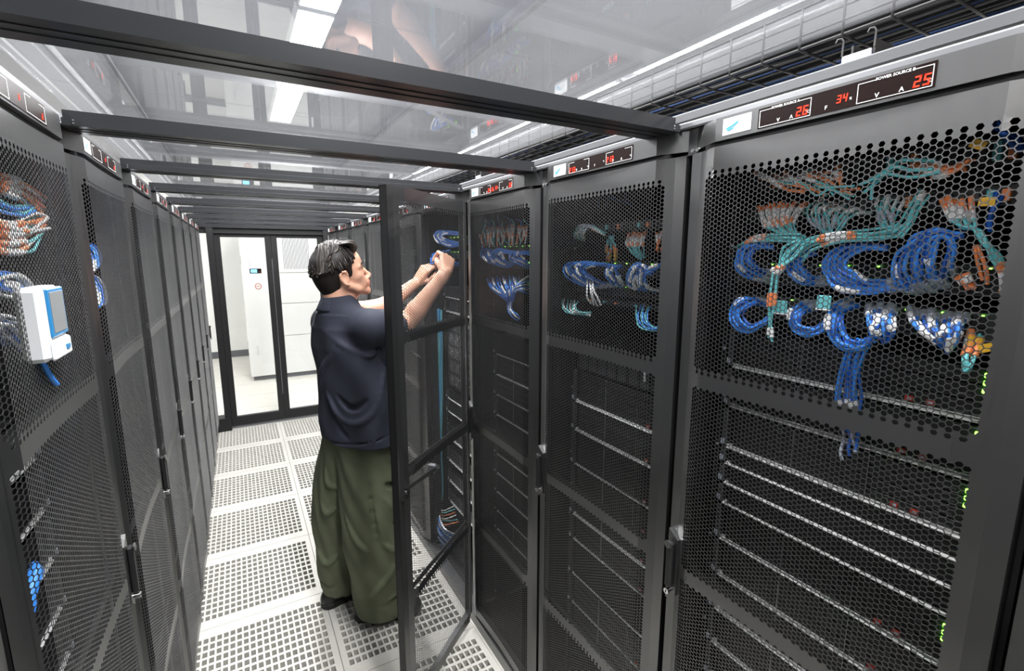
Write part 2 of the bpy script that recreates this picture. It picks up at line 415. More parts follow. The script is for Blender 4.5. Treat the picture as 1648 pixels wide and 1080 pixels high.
def disp_mesh(s):
    b = MB(); yc = .292; d = .0308
    def R(u0, u1, z0, z1, m, dd=.0002): b.box(P2(s, yc, u0, z0, d-.002), P2(s, yc, u1, z1, d+dd), m)
    R(-.134, .134, 2.0255, 2.0610, M_DISP)
    def frame(u0, u1, z0, z1, gap):
        t = .0011
        R(u0, u1, z0, z0+t, M_INK, .0005); R(u0, u0+t, z0, z1, M_INK, .0005); R(u1-t, u1, z0, z1, M_INK, .0005)
        R(u0, gap[0], z1-t, z1, M_INK, .0005); R(gap[1], u1, z1-t, z1, M_INK, .0005)
    frame(-.131, -.037, 2.0275, 2.0570, (-.105, -.061)); frame(.034, .131, 2.0275, 2.0570, (.062, .105))
    return b.data('display')
SEG = {'0': 'abcdef', '1': 'bc', '2': 'abged', '3': 'abgcd', '4': 'fgbc', '5': 'afgcd', '6': 'afgedc', '7': 'abc', '8': 'abcdefg', '9': 'abcdfg', ' ': ''}
def digits_mesh(s, items): return [digits_one(s, [it]) for it in items]
def digits_one(s, items):
    b = MB(); yc = .292; d = .0311
    for txt, u, z, h in items:
        wd = h*.52; t = h*.13
        for ch in txt:
            S = {'a': (0, wd, h-t, h), 'd': (0, wd, 0, t), 'g': (0, wd, h/2-t/2, h/2+t/2), 'f': (0, t, h/2, h), 'b': (wd-t, wd, h/2, h), 'e': (0, t, 0, h/2), 'c': (wd-t, wd, 0, h/2)}
            for k in SEG[ch]:
                a = S[k]; sh = .12
                q = [(a[0], a[2]), (a[1], a[2]), (a[1], a[3]), (a[0], a[3])]
                vs = [P2(s, yc, u+x+sh*y, z+y, d+e) for e in (0, .0005) for x, y in q]
                b.add(vs, [[0, 1, 2, 3], [4, 7, 6, 5], [0, 4, 5, 1], [1, 5, 6, 2], [2, 6, 7, 3], [3, 7, 4, 0]], M_LEDR)
            u += wd*1.45
    return b.data('lit_digits')
TXT = {}
def text_obj(body, s, yc, u, z, size, parent, name='lettering', m=None, d=.0312):
    if (body, size) not in TXT:
        c_ = D.curves.new(name, 'FONT'); c_.body = body; c_.size = size; c_.extrude = .0002; c_.align_x = 'CENTER'; c_.offset = size*.018; c_.resolution_u = 2
        t_ = D.objects.new(name, c_); COL.objects.link(t_); dg = bpy.context.evaluated_depsgraph_get(); dg.update()
        me = D.meshes.new_from_object(t_.evaluated_get(dg)); D.objects.remove(t_); D.curves.remove(c_)
        me.materials.clear(); me.materials.append(m or M_INK); TXT[(body, size)] = me
    o = link(name, TXT[(body, size)], parent)
    R = Matrix(((0, 0, s), (-1 if s < 0 else 1, 0, 0), (0, 1, 0))).to_4x4()
    o.matrix_local = Matrix.Translation(P2(s, yc, u, z, d)) @ R
    return o
CAB = {s: cabinet_mesh(s) for s in (-1, 1)}; RAIL = {s: rail_mesh(s) for s in (-1, 1)}; HEAD = {s: header_mesh(s) for s in (-1, 1)}
BADGE = {s: badge_mesh(s) for s in (-1, 1)}; EMB = {s: emblem_mesh(s, BADGE[s][1]) for s in (-1, 1)}; DISP = {s: disp_mesh(s) for s in (-1, 1)}
DGF = {s: digits_mesh(s, [('26', -.062, 2.031, .015), ('34', .004, 2.036, .012), ('25', .108, 2.031, .015)]) for s in (-1, 1)}
DGL = digits_mesh(1, [('3', .004, 2.038, .009), ('2', .112, 2.033, .010)]); DGR = digits_mesh(-1, [('26', -.060, 2.031, .011), ('2', .108, 2.031, .011)])
DG2 = digits_mesh(-1, [('213', -.128, 2.030, .013), ('213', .036, 2.033, .013)])
DG3 = digits_mesh(-1, [('24', -.060, 2.031, .014), ('36', -.030, 2.032, .013), ('32', .002, 2.035, .012), ('22', .108, 2.031, .015)])
XF = {-1: .906, 1: -.313}; YB = {-1: .179, 1: .811}
def yb(s, k): return YB[s]+.6*(k-1)
RK = {}
def make_rack(s, k, label, dg, letters=0, open_=False, door=True):
    r = thing('server_rack', label, 'server rack', (XF[s], yb(s, k), 0), 'server racks in the %s row' % ('right' if s < 0 else 'left')); RK[(s, k)] = r
    link('cabinet', CAB[s], r); link('mounting_rail', RAIL[s], r)
    h = link('header', HEAD[s], r)
    bd = link('badge', BADGE[s][0], r); link('emblem', EMB[s], bd)
    dp = link('display', DISP[s], r)
    for dg_ in dg or (): link('lit_digits', dg_, dp)
    if letters:
        for body, u, z, sz in [('POWER SOURCE A', -.083, 2.0552, .0060), ('POWER SOURCE B', .0835, 2.0552, .0060), ('V', -.094, 2.0305, .0085), ('A', -.070, 2.0305, .0085),
                               ('°C', -.042, 2.033, .0062), ('F', -.012, 2.031, .0085), ('%', .025, 2.037, .0055), ('V', .062, 2.0305, .0092), ('A', .094, 2.0305, .0092), ('°C', .127, 2.034, .0058)]:
            if letters == 1 or len(body) < 3: text_obj(body, s, .292, u, z, sz, dp)
    dr = link('door', DOOR[s], r)
    hm = HAND_OPEN if open_ else HAND[s]
    for n_, m_ in zip(('handle_plate', 'lever', 'lock'), hm): link(n_, m_, dr)
    if open_:
        dr.name = 'open_door'; dr['label'] = 'perforated door standing open into the aisle'
        dr.location = (.873-XF[s], 1.948-yb(s, k), 0); dr.rotation_euler = (0, 0, math.radians(130.5))
    return r
RN = ['', 'nearest', 'second', 'third', 'fourth', 'fifth', 'sixth', 'seventh', 'eighth', 'ninth']
make_rack(-1, 1, 'nearest black server rack on the right, its display reading 26, 34 and 25', DGF[-1], 1)
make_rack(-1, 2, 'second black server rack on the right, its display reading 213 twice', DG2, 2)
make_rack(-1, 3, 'third black server rack on the right, just beside the open door', DG3, 2)
make_rack(-1, 4, 'server rack whose perforated door stands wide open, person working in it', DG2, 2, open_=True)
for k in range(5, 10): make_rack(-1, k, 'black server rack on the right, %s from the camera, beyond the open door' % ORD[k-1] if k > 5 else 'closed black server rack just beyond the one standing open', DGR, 0)
make_rack(1, 1, 'nearest black server rack on the left, with a white monitor on its door', DGL, 0)
for k in range(2, 9): make_rack(1, k, 'closed black server rack in the left row, %s from the camera' % ORD[k-1], DGL, 0)
make_rack(-1, 0, 'black server rack at the right picture edge, before the nearest display', None, 0)
for s_, k_ in ((1, 0), (1, -1), (1, -2), (-1, -1), (-1, -2)):
    make_rack(s_, k_, 'black server rack beside the camera, %s of the %s row before the photo begins' % (('first', 'second', 'third')[-k_], 'left' if s_ > 0 else 'right'), None, 0)
RK[(-1, 0)]['label'] = 'dark edge of the rack cut off at the right side of the photo'

# ------------------------------------------------------------------ equipment in the racks
YC = .3; HW = .225
def server(s, k, z0, z1, label, style='drive', lit=True, group=None, lip=1.0):
    """chassis with bezel, silver lip on the lower edge, caddy dividers, ears, indicators"""
    r = thing('rack_server', label, 'server', (XF[s], yb(s, k), 0), group or 'servers in the %s %s rack' % (RN[max(k, 1)], 'right' if s < 0 else 'left'))
    f = lambda d: s*d; g = -.094; H = z1-z0
    b = MB(); b.box((f(g-.012), .08, z0+.002), (f(-.70), .52, z1-.001), M_SERVER); b.box((f(g-.012), YC-HW, z0+.002), (f(g-.02), YC+HW, z1-.002), M_SERVER)
    b.obj('chassis', r)
    b = MB()
    if style == 'drive':
        n = 3; rws = max(1, round(H/.028))
        for j in range(n):
            ya = YC-HW+.012+j*(2*HW-.024)/n; yb_ = YC-HW+.012+(j+1)*(2*HW-.024)/n
            for i in range(rws):
                za = z0+.005+i*(H-.010)/rws; zb_ = z0+.005+(i+1)*(H-.010)/rws
                b.box((f(g), ya+.0015, za+.0012), (f(g-.013), yb_-.0015, zb_-.0012), M_SERVER, .0012)
                b.box((f(g+.0015), ya+.015, za+.006), (f(g), ya+.034, za+.009), M_SWITCH)
        for j in range(1, n):
            y = YC-HW+.012+j*(2*HW-.024)/n; MB().box((f(g+.0012), y-.0008, z0+.004), (f(g-.002), y+.0008, z1-.006), M_ALU).obj('divider', r)
    else:
        for i in range(int(H/.006)):
            b.box((f(g), YC-HW+.01, z0+.004+i*.006), (f(g-.010), YC+HW-.01, z0+.0065+i*.006), M_SERVER)
        b.box((f(g-.004), YC-HW+.01, z0+.003), (f(g-.012), YC+HW-.01, z1-.004), M_INNER)
    b.obj('bezel', r)
    b = MB(); y0_, y1_ = YC-HW, YC+HW
    prof = [(g-.010, z0-.0005), (g+.005*lip, z0-.0005), (g+.0055*lip, z0+.0012*lip), (g-.006, z0+.0058*lip), (g-.010, z0+.0058*lip)]
    b.prism([(f(q), z) for q, z in (prof if s > 0 else prof[::-1])], y0_, y1_, M_LIP, 'Y')
    if style != 'fine' and lip == 1: b.box((f(g+.003), y0_, z0+.0070), (f(g-.010), y1_, z0+.0084), M_LIP)
    b.obj('trim_strip', r)
    for y, sd in ((YC-HW-.014, 0), (YC+HW, 1)):
        e = MB(); e.box((f(g+.008), y, z0+.004), (f(g-.006), y+.014, z1-.003), M_SWITCH, .003)
        e.box((f(g+.011), y+.003, z0+.010), (f(g+.008), y+.011, z0+.022), M_PALE if sd else M_SERVER); e.obj('ear', r)
    if lit:
        y = YC-HW+.012
        i_ = MB()
        for j in range(3 if H > .07 else 1): 
            i_.box((f(g+.004), y-.0032, z1-.020-j*.0125), (f(g+.001), y+.0032, z1-.0125-j*.0125), M_LEDG, .001)
        i_.obj('indicator_light', r)
        if H < .06:
            MB().box((f(g+.006), YC+HW-.006, z0+.014), (f(g+.003), YC+HW-.002, z1-.014), M_LEDB).obj('status_light', r)
    if style == 'drive' and H > .07:
        L = MB()
        for y in (.145, .175): L.box((f(g+.004), y, z0+.012), (f(g), y+.012, z0+.020), M_RED); L.box((f(g+.005), y+.002, z0+.014), (f(g+.004), y+.008, z0+.018), M_PALE)
        L.obj('latch', r)
    return r
def switch(s, k, z0, z1, label, n=24, m=None):
    r = thing('network_switch', label, 'network switch', (XF[s], yb(s, k), 0), 'network switches')
    f = lambda d: s*d; g = -.100
    b = MB(); b.box((f(g-.004), YC-HW, z0), (f(-.45), YC+HW, z1), m or M_SWITCH); b.obj('chassis', r)
    b = MB(); st = (2*HW-.05)/n
    for i in range(n):
        for j in range(2):
            za = z0+.004+j*(z1-z0-.006)/2; y = YC-HW+.025+i*st
            b.box((f(g), y+.001, za), (f(g-.006), y+st-.001, za+(z1-z0-.008)/2-.001), M_BLACK)
            if i % 3 == 0 and j: b.box((f(g+.001), y+.004, z1-.0045), (f(g-.001), y+.007, z1-.0025), M_LEDG)
    b.obj('port_row', r)
    for y in (YC-HW-.014, YC+HW): MB().box((f(g+.002), y, z0), (f(g-.004), y+.014, z1), M_SWITCH).obj('ear', r)
    return r
def patch_panel(s, k, z0, z1, label, m=None):
    r = thing('fibre_patch_unit', label, 'patch unit', (XF[s], yb(s, k), 0), 'fibre patch units')
    f = lambda d: s*d; g = -.100
    MB().box((f(g), YC-HW, z0), (f(-.40), YC+HW, z1), m or M_SERVER).obj('chassis', r)
    b = MB()
    for i in range(24):
        y = YC-HW+.02+i*.0172; b.box((f(g+.009), y, z0+.006), (f(g), y+.010, z1-.006), M_TEAL if i % 8 == 1 else (M_ORANGE if i % 7 == 0 else M_SWITCH), .001)
    b.obj('adapter_row', r); return r

FAR = MB()
def cord(pts, r, m, label, group, sleeves=(), plug=None, name='network_cable', n=5, seg=4, far=False):
    C = catmull(pts, seg)
    if far:
        FAR.tube(C, r, m, 5, cap=False); T = len(C)-1
        for a, c_, mm in sleeves: FAR.tube(C[int(a*T):int(c_*T)+1], r*1.6, mm, 5)
        return
    b = MB(); b.tube(C, r, m, n); o = b.obj(name)
    tag(o, label, 'cable', group)
    T = len(C)-1
    for a, c_, mm in sleeves:
        i0 = max(0, int(a*T)); i1 = min(T, max(i0+1, int(round(c_*T))))
        MB().tube(C[i0:i1+1], r*1.75, mm, 6).obj('marker_sleeve', o)
    if plug:
        d = C[1]-C[0]; d = d/np.linalg.norm(d); MB().tube([C[0]-d*.006, C[0]+d*.020], r*2.1, plug, 5).obj('plug', o)
    return o
def family(outer, inner, n, r, mats, label, group, jit=.004, sleeves=None, depth=(0, 0), plug=None, name='network_cable', seg=4):
    """n cords spread between two guide curves given in rack space (x, y, z)"""
    A = [np.array(p) for p in outer]; B = [np.array(p) for p in inner]
    for i in range(n):
        t = i/max(1, n-1); 
        P = [a*(1-t)+b*t+np.array([random.uniform(-jit, jit), random.uniform(-jit, jit), random.uniform(-jit, jit)]) for a, b in zip(A, B)]
        dx = random.uniform(*depth) if depth != (0, 0) else 0
        for p in P: p[0] += dx
        sl = sleeves(i) if sleeves else ()
        cord(P, r*random.uniform(.9, 1.1), mats[i % len(mats)], label, group, sl, plug, name, seg=seg)
# marker patterns (start, end, material) along a cord
def SB(i): return ((.02, .16, M_PALE),) if i % 3 == 0 else (((.30, .40, M_TAG),) if i % 5 == 1 else ())
def SEND(i): return ((.86, 1, M_TAG),) if i % 2 else ()
def SEND2(i): return ((.70, .80, M_ORANGE), (.80, 1, M_TAG)) if i % 2 else ((.75, 1, M_TAG),)
def SMID(i): return ((.30, .42, M_ORANGE), (.80, .95, M_TAG))
def STR(i): return ((.40, .46, M_ORANGE), (.46, .64, M_TAG), (.64, .70, M_ORANGE)) if i % 2 else ()
def SOW(i): return ((.02, .14, M_ORANGE), (.14, .36, M_TAG), (.36, .50, M_ORANGE if i % 2 else M_TAG))
def SPL(i): return ((.05, .35, M_TAG),) if i % 2 else ((.45, .7, M_PALE),)
def SRT(i): return ((.03, .10, M_ORANGE), (.10, .22, M_TAG), (.76, .80, M_ORANGE), (.80, .93, M_TAG), (.93, .97, M_ORANGE))
def SHP(i): return ((.02, .10, M_ORANGE), (.10, .20, M_YELLOW if i % 2 else M_TAG), (.20, .28, M_ORANGE), (.78, .86, M_ORANGE), (.86, .97, M_YELLOW))
def SW2(i): a = (.05, .45, .25, .60, .15)[i % 5]; return ((a, a+(.16, .22, .28)[i % 3], M_TAG),)
def SW3(i): a = (.15, .35, .55)[i % 3]; return ((a, a+.2, M_TAG),) if i % 2 else ()
family([(0.995,0.635,1.739),(0.962,0.657,1.745),(0.939,0.671,1.769),(0.936,0.670,1.799),(0.941,0.649,1.816),(0.950,0.607,1.812)],[(0.995,0.616,1.756),(0.962,0.626,1.764),(0.939,0.635,1.780),(0.936,0.637,1.796),(0.941,0.625,1.808),(0.950,0.599,1.806)],9,0.0031,[M_BLUE,M_BLUE,M_BLUE2],'blue cord looping at the left end of the upper switch, nearest right rack','blue loops, upper left, nearest right rack',sleeves=SB,plug=M_PALE)
family([(0.995,0.509,1.739),(0.968,0.523,1.737),(0.940,0.541,1.745),(0.938,0.560,1.766),(0.935,0.557,1.789),(0.943,0.541,1.799),(0.950,0.525,1.799)],[(0.995,0.504,1.749),(0.968,0.518,1.750),(0.940,0.526,1.760),(0.938,0.535,1.775),(0.935,0.527,1.788),(0.942,0.523,1.792),(0.950,0.517,1.795)],10,0.0031,[M_BLUE,M_BLUE,M_BLUE2],'blue cord of the second upper loop bundle in the nearest right rack','second blue loop bundle, nearest right rack',sleeves=SB,plug=M_PALE)
family([(0.995,0.367,1.733),(0.974,0.393,1.734),(0.954,0.430,1.728),(0.939,0.464,1.733),(0.938,0.488,1.751),(0.936,0.494,1.777),(0.939,0.479,1.802),(0.944,0.444,1.811),(0.950,0.401,1.807)],[(0.995,0.376,1.751),(0.974,0.394,1.747),(0.954,0.421,1.750),(0.939,0.440,1.760),(0.937,0.455,1.774),(0.936,0.452,1.791),(0.939,0.436,1.800),(0.944,0.424,1.803),(0.950,0.403,1.801)],13,0.0032,[M_BLUE,M_BLUE,M_BLUE2],'blue cord sweeping in the widest loop across the middle of the nearest right rack','widest blue loop bundle, nearest right rack',sleeves=SB,plug=M_PALE)
family([(0.995,0.376,1.732),(0.967,0.380,1.741),(0.940,0.380,1.762),(0.938,0.379,1.790),(0.935,0.362,1.816),(0.942,0.341,1.829),(0.950,0.307,1.821)],[(0.995,0.330,1.748),(0.968,0.332,1.758),(0.940,0.332,1.775),(0.938,0.333,1.797),(0.935,0.329,1.814),(0.942,0.324,1.822),(0.950,0.309,1.819)],13,0.0032,[M_BLUE,M_BLUE,M_BLUE2],'blue cord arching up at the right of the upper switch in the nearest right rack','arching blue bundle, nearest right rack',sleeves=SB,plug=M_PALE)
family([(0.995,0.321,1.753),(0.954,0.310,1.778),(0.938,0.306,1.802),(0.939,0.316,1.817),(0.950,0.334,1.825)],[(0.995,0.335,1.751),(0.954,0.325,1.773),(0.938,0.317,1.797),(0.939,0.321,1.811),(0.950,0.337,1.821)],3,0.0032,[M_BLUE,M_BLUE,M_BLUE2],'blue cord dropping straight to the upper switch in the nearest right rack','straight blue drops, nearest right rack',sleeves=SB)
family([(0.995,0.610,1.688),(0.968,0.642,1.700),(0.940,0.663,1.697),(0.938,0.679,1.671),(0.935,0.667,1.642),(0.942,0.634,1.631),(0.950,0.599,1.655)],[(0.995,0.609,1.679),(0.968,0.631,1.687),(0.940,0.639,1.683),(0.938,0.649,1.664),(0.935,0.637,1.649),(0.942,0.621,1.645),(0.950,0.599,1.663)],9,0.0031,[M_BLUE,M_BLUE,M_BLUE2],'blue cord looping under the left end of the lower switch in the nearest right rack','lower left blue loops, nearest right rack',sleeves=SB)
family([(0.995,0.522,1.698),(0.968,0.540,1.697),(0.940,0.547,1.680),(0.938,0.545,1.654),(0.935,0.518,1.639),(0.942,0.491,1.650),(0.950,0.476,1.673)],[(0.995,0.515,1.689),(0.968,0.523,1.685),(0.940,0.525,1.674),(0.938,0.524,1.660),(0.935,0.508,1.653),(0.942,0.492,1.659),(0.950,0.480,1.681)],9,0.0031,[M_BLUE,M_BLUE,M_BLUE2],'blue cord of the short loops below the middle switch in the nearest right rack','middle lower blue loops, nearest right rack',sleeves=SB)
family([(0.995,0.472,1.712),(0.968,0.483,1.698),(0.940,0.477,1.674),(0.938,0.466,1.641),(0.935,0.442,1.624),(0.942,0.416,1.629),(0.950,0.411,1.645)],[(0.995,0.451,1.700),(0.967,0.458,1.691),(0.940,0.453,1.673),(0.938,0.444,1.652),(0.935,0.427,1.641),(0.942,0.414,1.643),(0.950,0.410,1.648)],9,0.0033,[M_BLUE,M_BLUE,M_BLUE2],'blue cord curling above the long drop in the nearest right rack','blue curl above the long drop, nearest right rack',sleeves=SB)
family([(0.945,0.422,1.644),(0.949,0.441,1.615),(0.958,0.452,1.571),(0.969,0.458,1.526),(0.980,0.460,1.499)],[(0.945,0.407,1.646),(0.949,0.414,1.620),(0.957,0.420,1.584),(0.969,0.423,1.541),(0.980,0.422,1.503)],9,0.0033,[M_BLUE,M_BLUE,M_BLUE2],'blue cord hanging down in front of the servers in the nearest right rack','long hanging blue cords, nearest right rack',sleeves=SEND)
family([(0.995,0.438,1.701),(0.940,0.412,1.681),(0.935,0.405,1.661),(0.950,0.398,1.647)],[(0.995,0.394,1.700),(0.940,0.373,1.683),(0.935,0.370,1.663),(0.950,0.380,1.647)],8,0.0031,[M_BLUE,M_BLUE2],'short blue cord with white marker below the lower switch in the nearest right rack','short marked cords, nearest right rack',sleeves=SW2,plug=M_PALE)
family([(0.995,0.376,1.698),(0.940,0.347,1.679),(0.935,0.323,1.663),(0.950,0.307,1.647)],[(0.995,0.302,1.694),(0.940,0.287,1.682),(0.935,0.289,1.665),(0.950,0.299,1.645)],12,0.0031,[M_BLUE,M_BLUE2],'blue cord with white marker fanning together at lower right of the nearest right rack','fanned marked cords, nearest right rack',sleeves=SW2,plug=M_PALE)
family([(0.945,0.377,1.836),(0.930,0.421,1.832),(0.922,0.465,1.831),(0.921,0.511,1.821),(0.925,0.541,1.806)],[(0.945,0.378,1.822),(0.930,0.419,1.817),(0.922,0.459,1.814),(0.921,0.502,1.801),(0.925,0.527,1.783)],7,0.0026,[M_TEAL],'aqua fibre cord in the trunk crossing above the blue loops of the nearest right rack','aqua trunk, nearest right rack',sleeves=STR,name='fibre_cable')
family([(0.920,0.534,1.822),(0.917,0.557,1.804),(0.917,0.569,1.774),(0.920,0.583,1.760)],[(0.920,0.520,1.815),(0.917,0.534,1.790),(0.917,0.554,1.769),(0.920,0.563,1.757)],6,0.0027,[M_TEAL],'aqua fibre cord falling from the trunk at the left of the nearest right rack','aqua fall, nearest right rack',sleeves=SEND2,name='fibre_cable')
family([(0.970,0.700,1.806),(0.943,0.658,1.818),(0.927,0.612,1.822),(0.920,0.533,1.815)],[(0.970,0.697,1.811),(0.943,0.651,1.823),(0.927,0.600,1.828),(0.920,0.528,1.827)],4,0.0026,[M_TEAL],'aqua fibre cord reaching the left edge of the nearest right rack','aqua left reach, nearest right rack',sleeves=STR,name='fibre_cable')
family([(0.930,0.394,1.830),(0.943,0.386,1.847),(0.962,0.383,1.867),(0.985,0.382,1.898)],[(0.930,0.378,1.822),(0.943,0.370,1.839),(0.962,0.368,1.861),(0.985,0.367,1.890)],5,0.0026,[M_TEAL],'aqua fibre cord rising from the trunk to the upper panel of the nearest right rack','aqua risers, nearest right rack',sleeves=SEND,name='fibre_cable')
family([(0.920,0.575,1.761),(0.920,0.576,1.707),(0.920,0.573,1.658),(0.920,0.570,1.626)],[(0.920,0.570,1.761),(0.920,0.571,1.707),(0.920,0.569,1.658),(0.920,0.567,1.621)],2,0.0028,[M_TEAL],'aqua fibre cord hanging loose over the lower left loops of the nearest right rack','aqua hanging ends, nearest right rack',sleeves=SMID,name='fibre_cable')
family([(0.990,0.671,1.896),(0.964,0.645,1.870),(0.945,0.613,1.847),(0.934,0.570,1.831),(0.930,0.534,1.822)],[(0.990,0.563,1.895),(0.964,0.564,1.876),(0.945,0.559,1.852),(0.934,0.546,1.833),(0.930,0.528,1.822)],17,0.0019,[M_TEAL],'orange and white marked fibre at left of middle panel, nearest right rack','marked fibres left, nearest right rack',sleeves=SOW,name='fibre_cable')
family([(0.990,0.542,1.899),(0.964,0.544,1.880),(0.947,0.529,1.856),(0.938,0.505,1.835),(0.930,0.479,1.825)],[(0.990,0.446,1.863),(0.964,0.450,1.868),(0.948,0.458,1.857),(0.938,0.469,1.838),(0.930,0.474,1.825)],16,0.0018,[M_TEAL],'thin aqua fibre gathered in the middle of the middle panel, nearest right rack','thin fibres middle, nearest right rack',sleeves=SPL,name='fibre_cable')
family([(0.990,0.443,1.895),(0.967,0.432,1.872),(0.948,0.414,1.849),(0.935,0.396,1.833)],[(0.990,0.405,1.884),(0.967,0.400,1.864),(0.948,0.394,1.845),(0.935,0.387,1.832)],8,0.0018,[M_TEAL],'thin aqua fibre left of the bright risers in the middle panel, nearest right rack','thin fibres right, nearest right rack',sleeves=SPL,name='fibre_cable')
family([(0.955,0.656,1.956),(0.945,0.622,1.941),(0.938,0.582,1.923),(0.935,0.545,1.913)],[(0.955,0.515,1.944),(0.945,0.492,1.929),(0.938,0.470,1.914),(0.935,0.449,1.897)],16,0.0022,[M_ORANGE,M_TEAL,M_ORANGE],'orange and white marked fibre on the top panel of the nearest right rack','top panel marked fibres, nearest right rack',sleeves=SOW,name='fibre_cable',jit=.009)
family([(0.940,0.537,1.918),(0.930,0.516,1.899),(0.925,0.490,1.905),(0.925,0.451,1.889)],[(0.940,0.526,1.921),(0.930,0.507,1.910),(0.925,0.480,1.913),(0.925,0.447,1.907)],2,0.0022,[M_TEAL],'aqua fibre bowing across the top panel of the nearest right rack','aqua bows top, nearest right rack',name='fibre_cable')
family([(0.940,0.451,1.912),(0.932,0.423,1.920),(0.925,0.395,1.937),(0.928,0.379,1.935),(0.930,0.349,1.934)],[(0.940,0.427,1.885),(0.932,0.423,1.909),(0.925,0.406,1.923),(0.928,0.369,1.912),(0.930,0.339,1.912)],3,0.003,[M_TEAL],'bright aqua fibre looping at the right of the top panel of the nearest right rack','bright aqua loops top, nearest right rack',name='fibre_cable')
family([(0.970,0.380,1.940),(0.957,0.358,1.931),(0.953,0.340,1.922),(0.960,0.325,1.929)],[(0.970,0.361,1.914),(0.957,0.341,1.915),(0.953,0.327,1.922),(0.960,0.314,1.922)],6,0.0028,[M_ORANGE],'orange fibre sleeve end at the top right of the nearest right rack','orange ends top right, nearest right rack',jit=.008,sleeves=SOW,name='fibre_cable')
family([(0.990,0.299,1.982),(0.990,0.287,1.966),(0.990,0.272,1.955),(0.990,0.264,1.936)],[(0.990,0.309,1.979),(0.990,0.297,1.971),(0.990,0.279,1.959),(0.990,0.268,1.941)],2,0.0042,[M_BLUE2],'thick deep blue cable at the top right corner of the nearest right rack','deep blue corner cables, nearest right rack')
family([(0.980,0.286,1.883),(0.970,0.281,1.860),(0.960,0.280,1.841),(0.950,0.277,1.830)],[(0.980,0.279,1.880),(0.970,0.279,1.859),(0.960,0.278,1.841),(0.950,0.275,1.830)],2,0.0036,[M_BLUE2],'short deep blue cable right of the yellow flags in the nearest right rack','short deep blue cables, nearest right rack')
family([(0.985,0.351,1.878),(0.965,0.332,1.854),(0.949,0.310,1.836),(0.943,0.293,1.830),(0.943,0.281,1.812),(0.949,0.267,1.788),(0.967,0.254,1.753),(0.990,0.260,1.738)],[(0.985,0.316,1.879),(0.965,0.301,1.852),(0.949,0.293,1.836),(0.943,0.285,1.824),(0.943,0.275,1.808),(0.949,0.262,1.785),(0.967,0.252,1.755),(0.990,0.257,1.740)],5,0.0026,[M_TEAL],'aqua fibre running down the right edge of the nearest right rack','aqua right edge, nearest right rack',sleeves=SRT,name='fibre_cable')
family([(0.980,0.289,1.679),(0.955,0.286,1.657),(0.930,0.278,1.637),(0.930,0.271,1.623),(0.930,0.264,1.632),(0.955,0.269,1.655),(0.980,0.274,1.666)],[(0.980,0.286,1.679),(0.955,0.283,1.657),(0.930,0.275,1.639),(0.930,0.270,1.627),(0.930,0.265,1.635),(0.955,0.271,1.655),(0.980,0.276,1.669)],2,0.0026,[M_TEAL],'aqua fibre hairpin with orange and yellow markers under the lower switch, nearest right rack','aqua hairpin, nearest right rack',sleeves=SHP,name='fibre_cable')
family([(0.950,0.302,1.760),(0.955,0.297,1.751),(0.960,0.290,1.741)],[(0.950,0.295,1.765),(0.955,0.290,1.754),(0.960,0.285,1.745)],3,0.0034,[M_ORANGE],'orange marked plug at the right end of the upper switch, nearest right rack','orange plugs, nearest right rack',sleeves=SOW,name='fibre_cable')
family([(0.950,0.289,1.806),(0.955,0.282,1.774),(0.960,0.278,1.752)],[(0.950,0.287,1.806),(0.955,0.279,1.774),(0.960,0.275,1.752)],2,0.003,[M_ORANGE],'upright orange plug beside the blue arches, nearest right rack','upright orange plugs, nearest right rack',name='fibre_cable')
family([(0.980,0.449,1.465),(0.980,0.447,1.447),(0.980,0.444,1.423),(0.980,0.441,1.408)],[(0.980,0.427,1.473),(0.980,0.425,1.461),(0.980,0.422,1.447),(0.980,0.419,1.436)],4,0.0033,[M_PALE,M_BLUE2],'clear plug end hanging below the door rail of the nearest right rack','clear hanging plugs, nearest right rack')
family([(0.995,1.326,1.844),(0.954,1.275,1.867),(0.938,1.219,1.883),(0.939,1.160,1.877),(0.950,1.116,1.853)],[(0.995,1.276,1.840),(0.954,1.218,1.861),(0.938,1.173,1.874),(0.939,1.145,1.865),(0.950,1.124,1.850)],8,0.0021,[M_TEAL,M_TAG],'aqua fibre in the small top left tuft of the second right rack','top left aqua tuft, second right rack',sleeves=SPL,name='fibre_cable')
family([(0.995,1.163,1.796),(0.954,1.111,1.819),(0.938,1.080,1.848),(0.939,1.067,1.818),(0.950,1.067,1.789)],[(0.995,1.151,1.777),(0.954,1.093,1.803),(0.938,1.071,1.834),(0.939,1.061,1.810),(0.950,1.072,1.778)],4,0.0022,[M_TEAL],'aqua fibre hairpin with orange and white markers at top centre of the second right rack','top centre hairpins, second right rack',sleeves=SHP,name='fibre_cable')
family([(0.995,1.061,1.852),(0.940,1.017,1.823),(0.935,0.991,1.801),(0.950,0.973,1.779)],[(0.995,1.000,1.853),(0.940,0.956,1.825),(0.935,0.950,1.805),(0.950,0.959,1.786)],10,0.0021,[M_TEAL],'aqua fibre with orange marker at top right of the second right rack','top right fibres, second right rack',sleeves=SOW,name='fibre_cable')
family([(0.995,0.954,1.850),(0.938,0.901,1.824),(0.950,0.916,1.800)],[(0.995,0.937,1.854),(0.938,0.885,1.826),(0.950,0.899,1.805)],3,0.0026,[M_ORANGE],'orange marked fibre at the near edge of the second right rack','near edge orange fibres, second right rack',sleeves=SOW,name='fibre_cable')
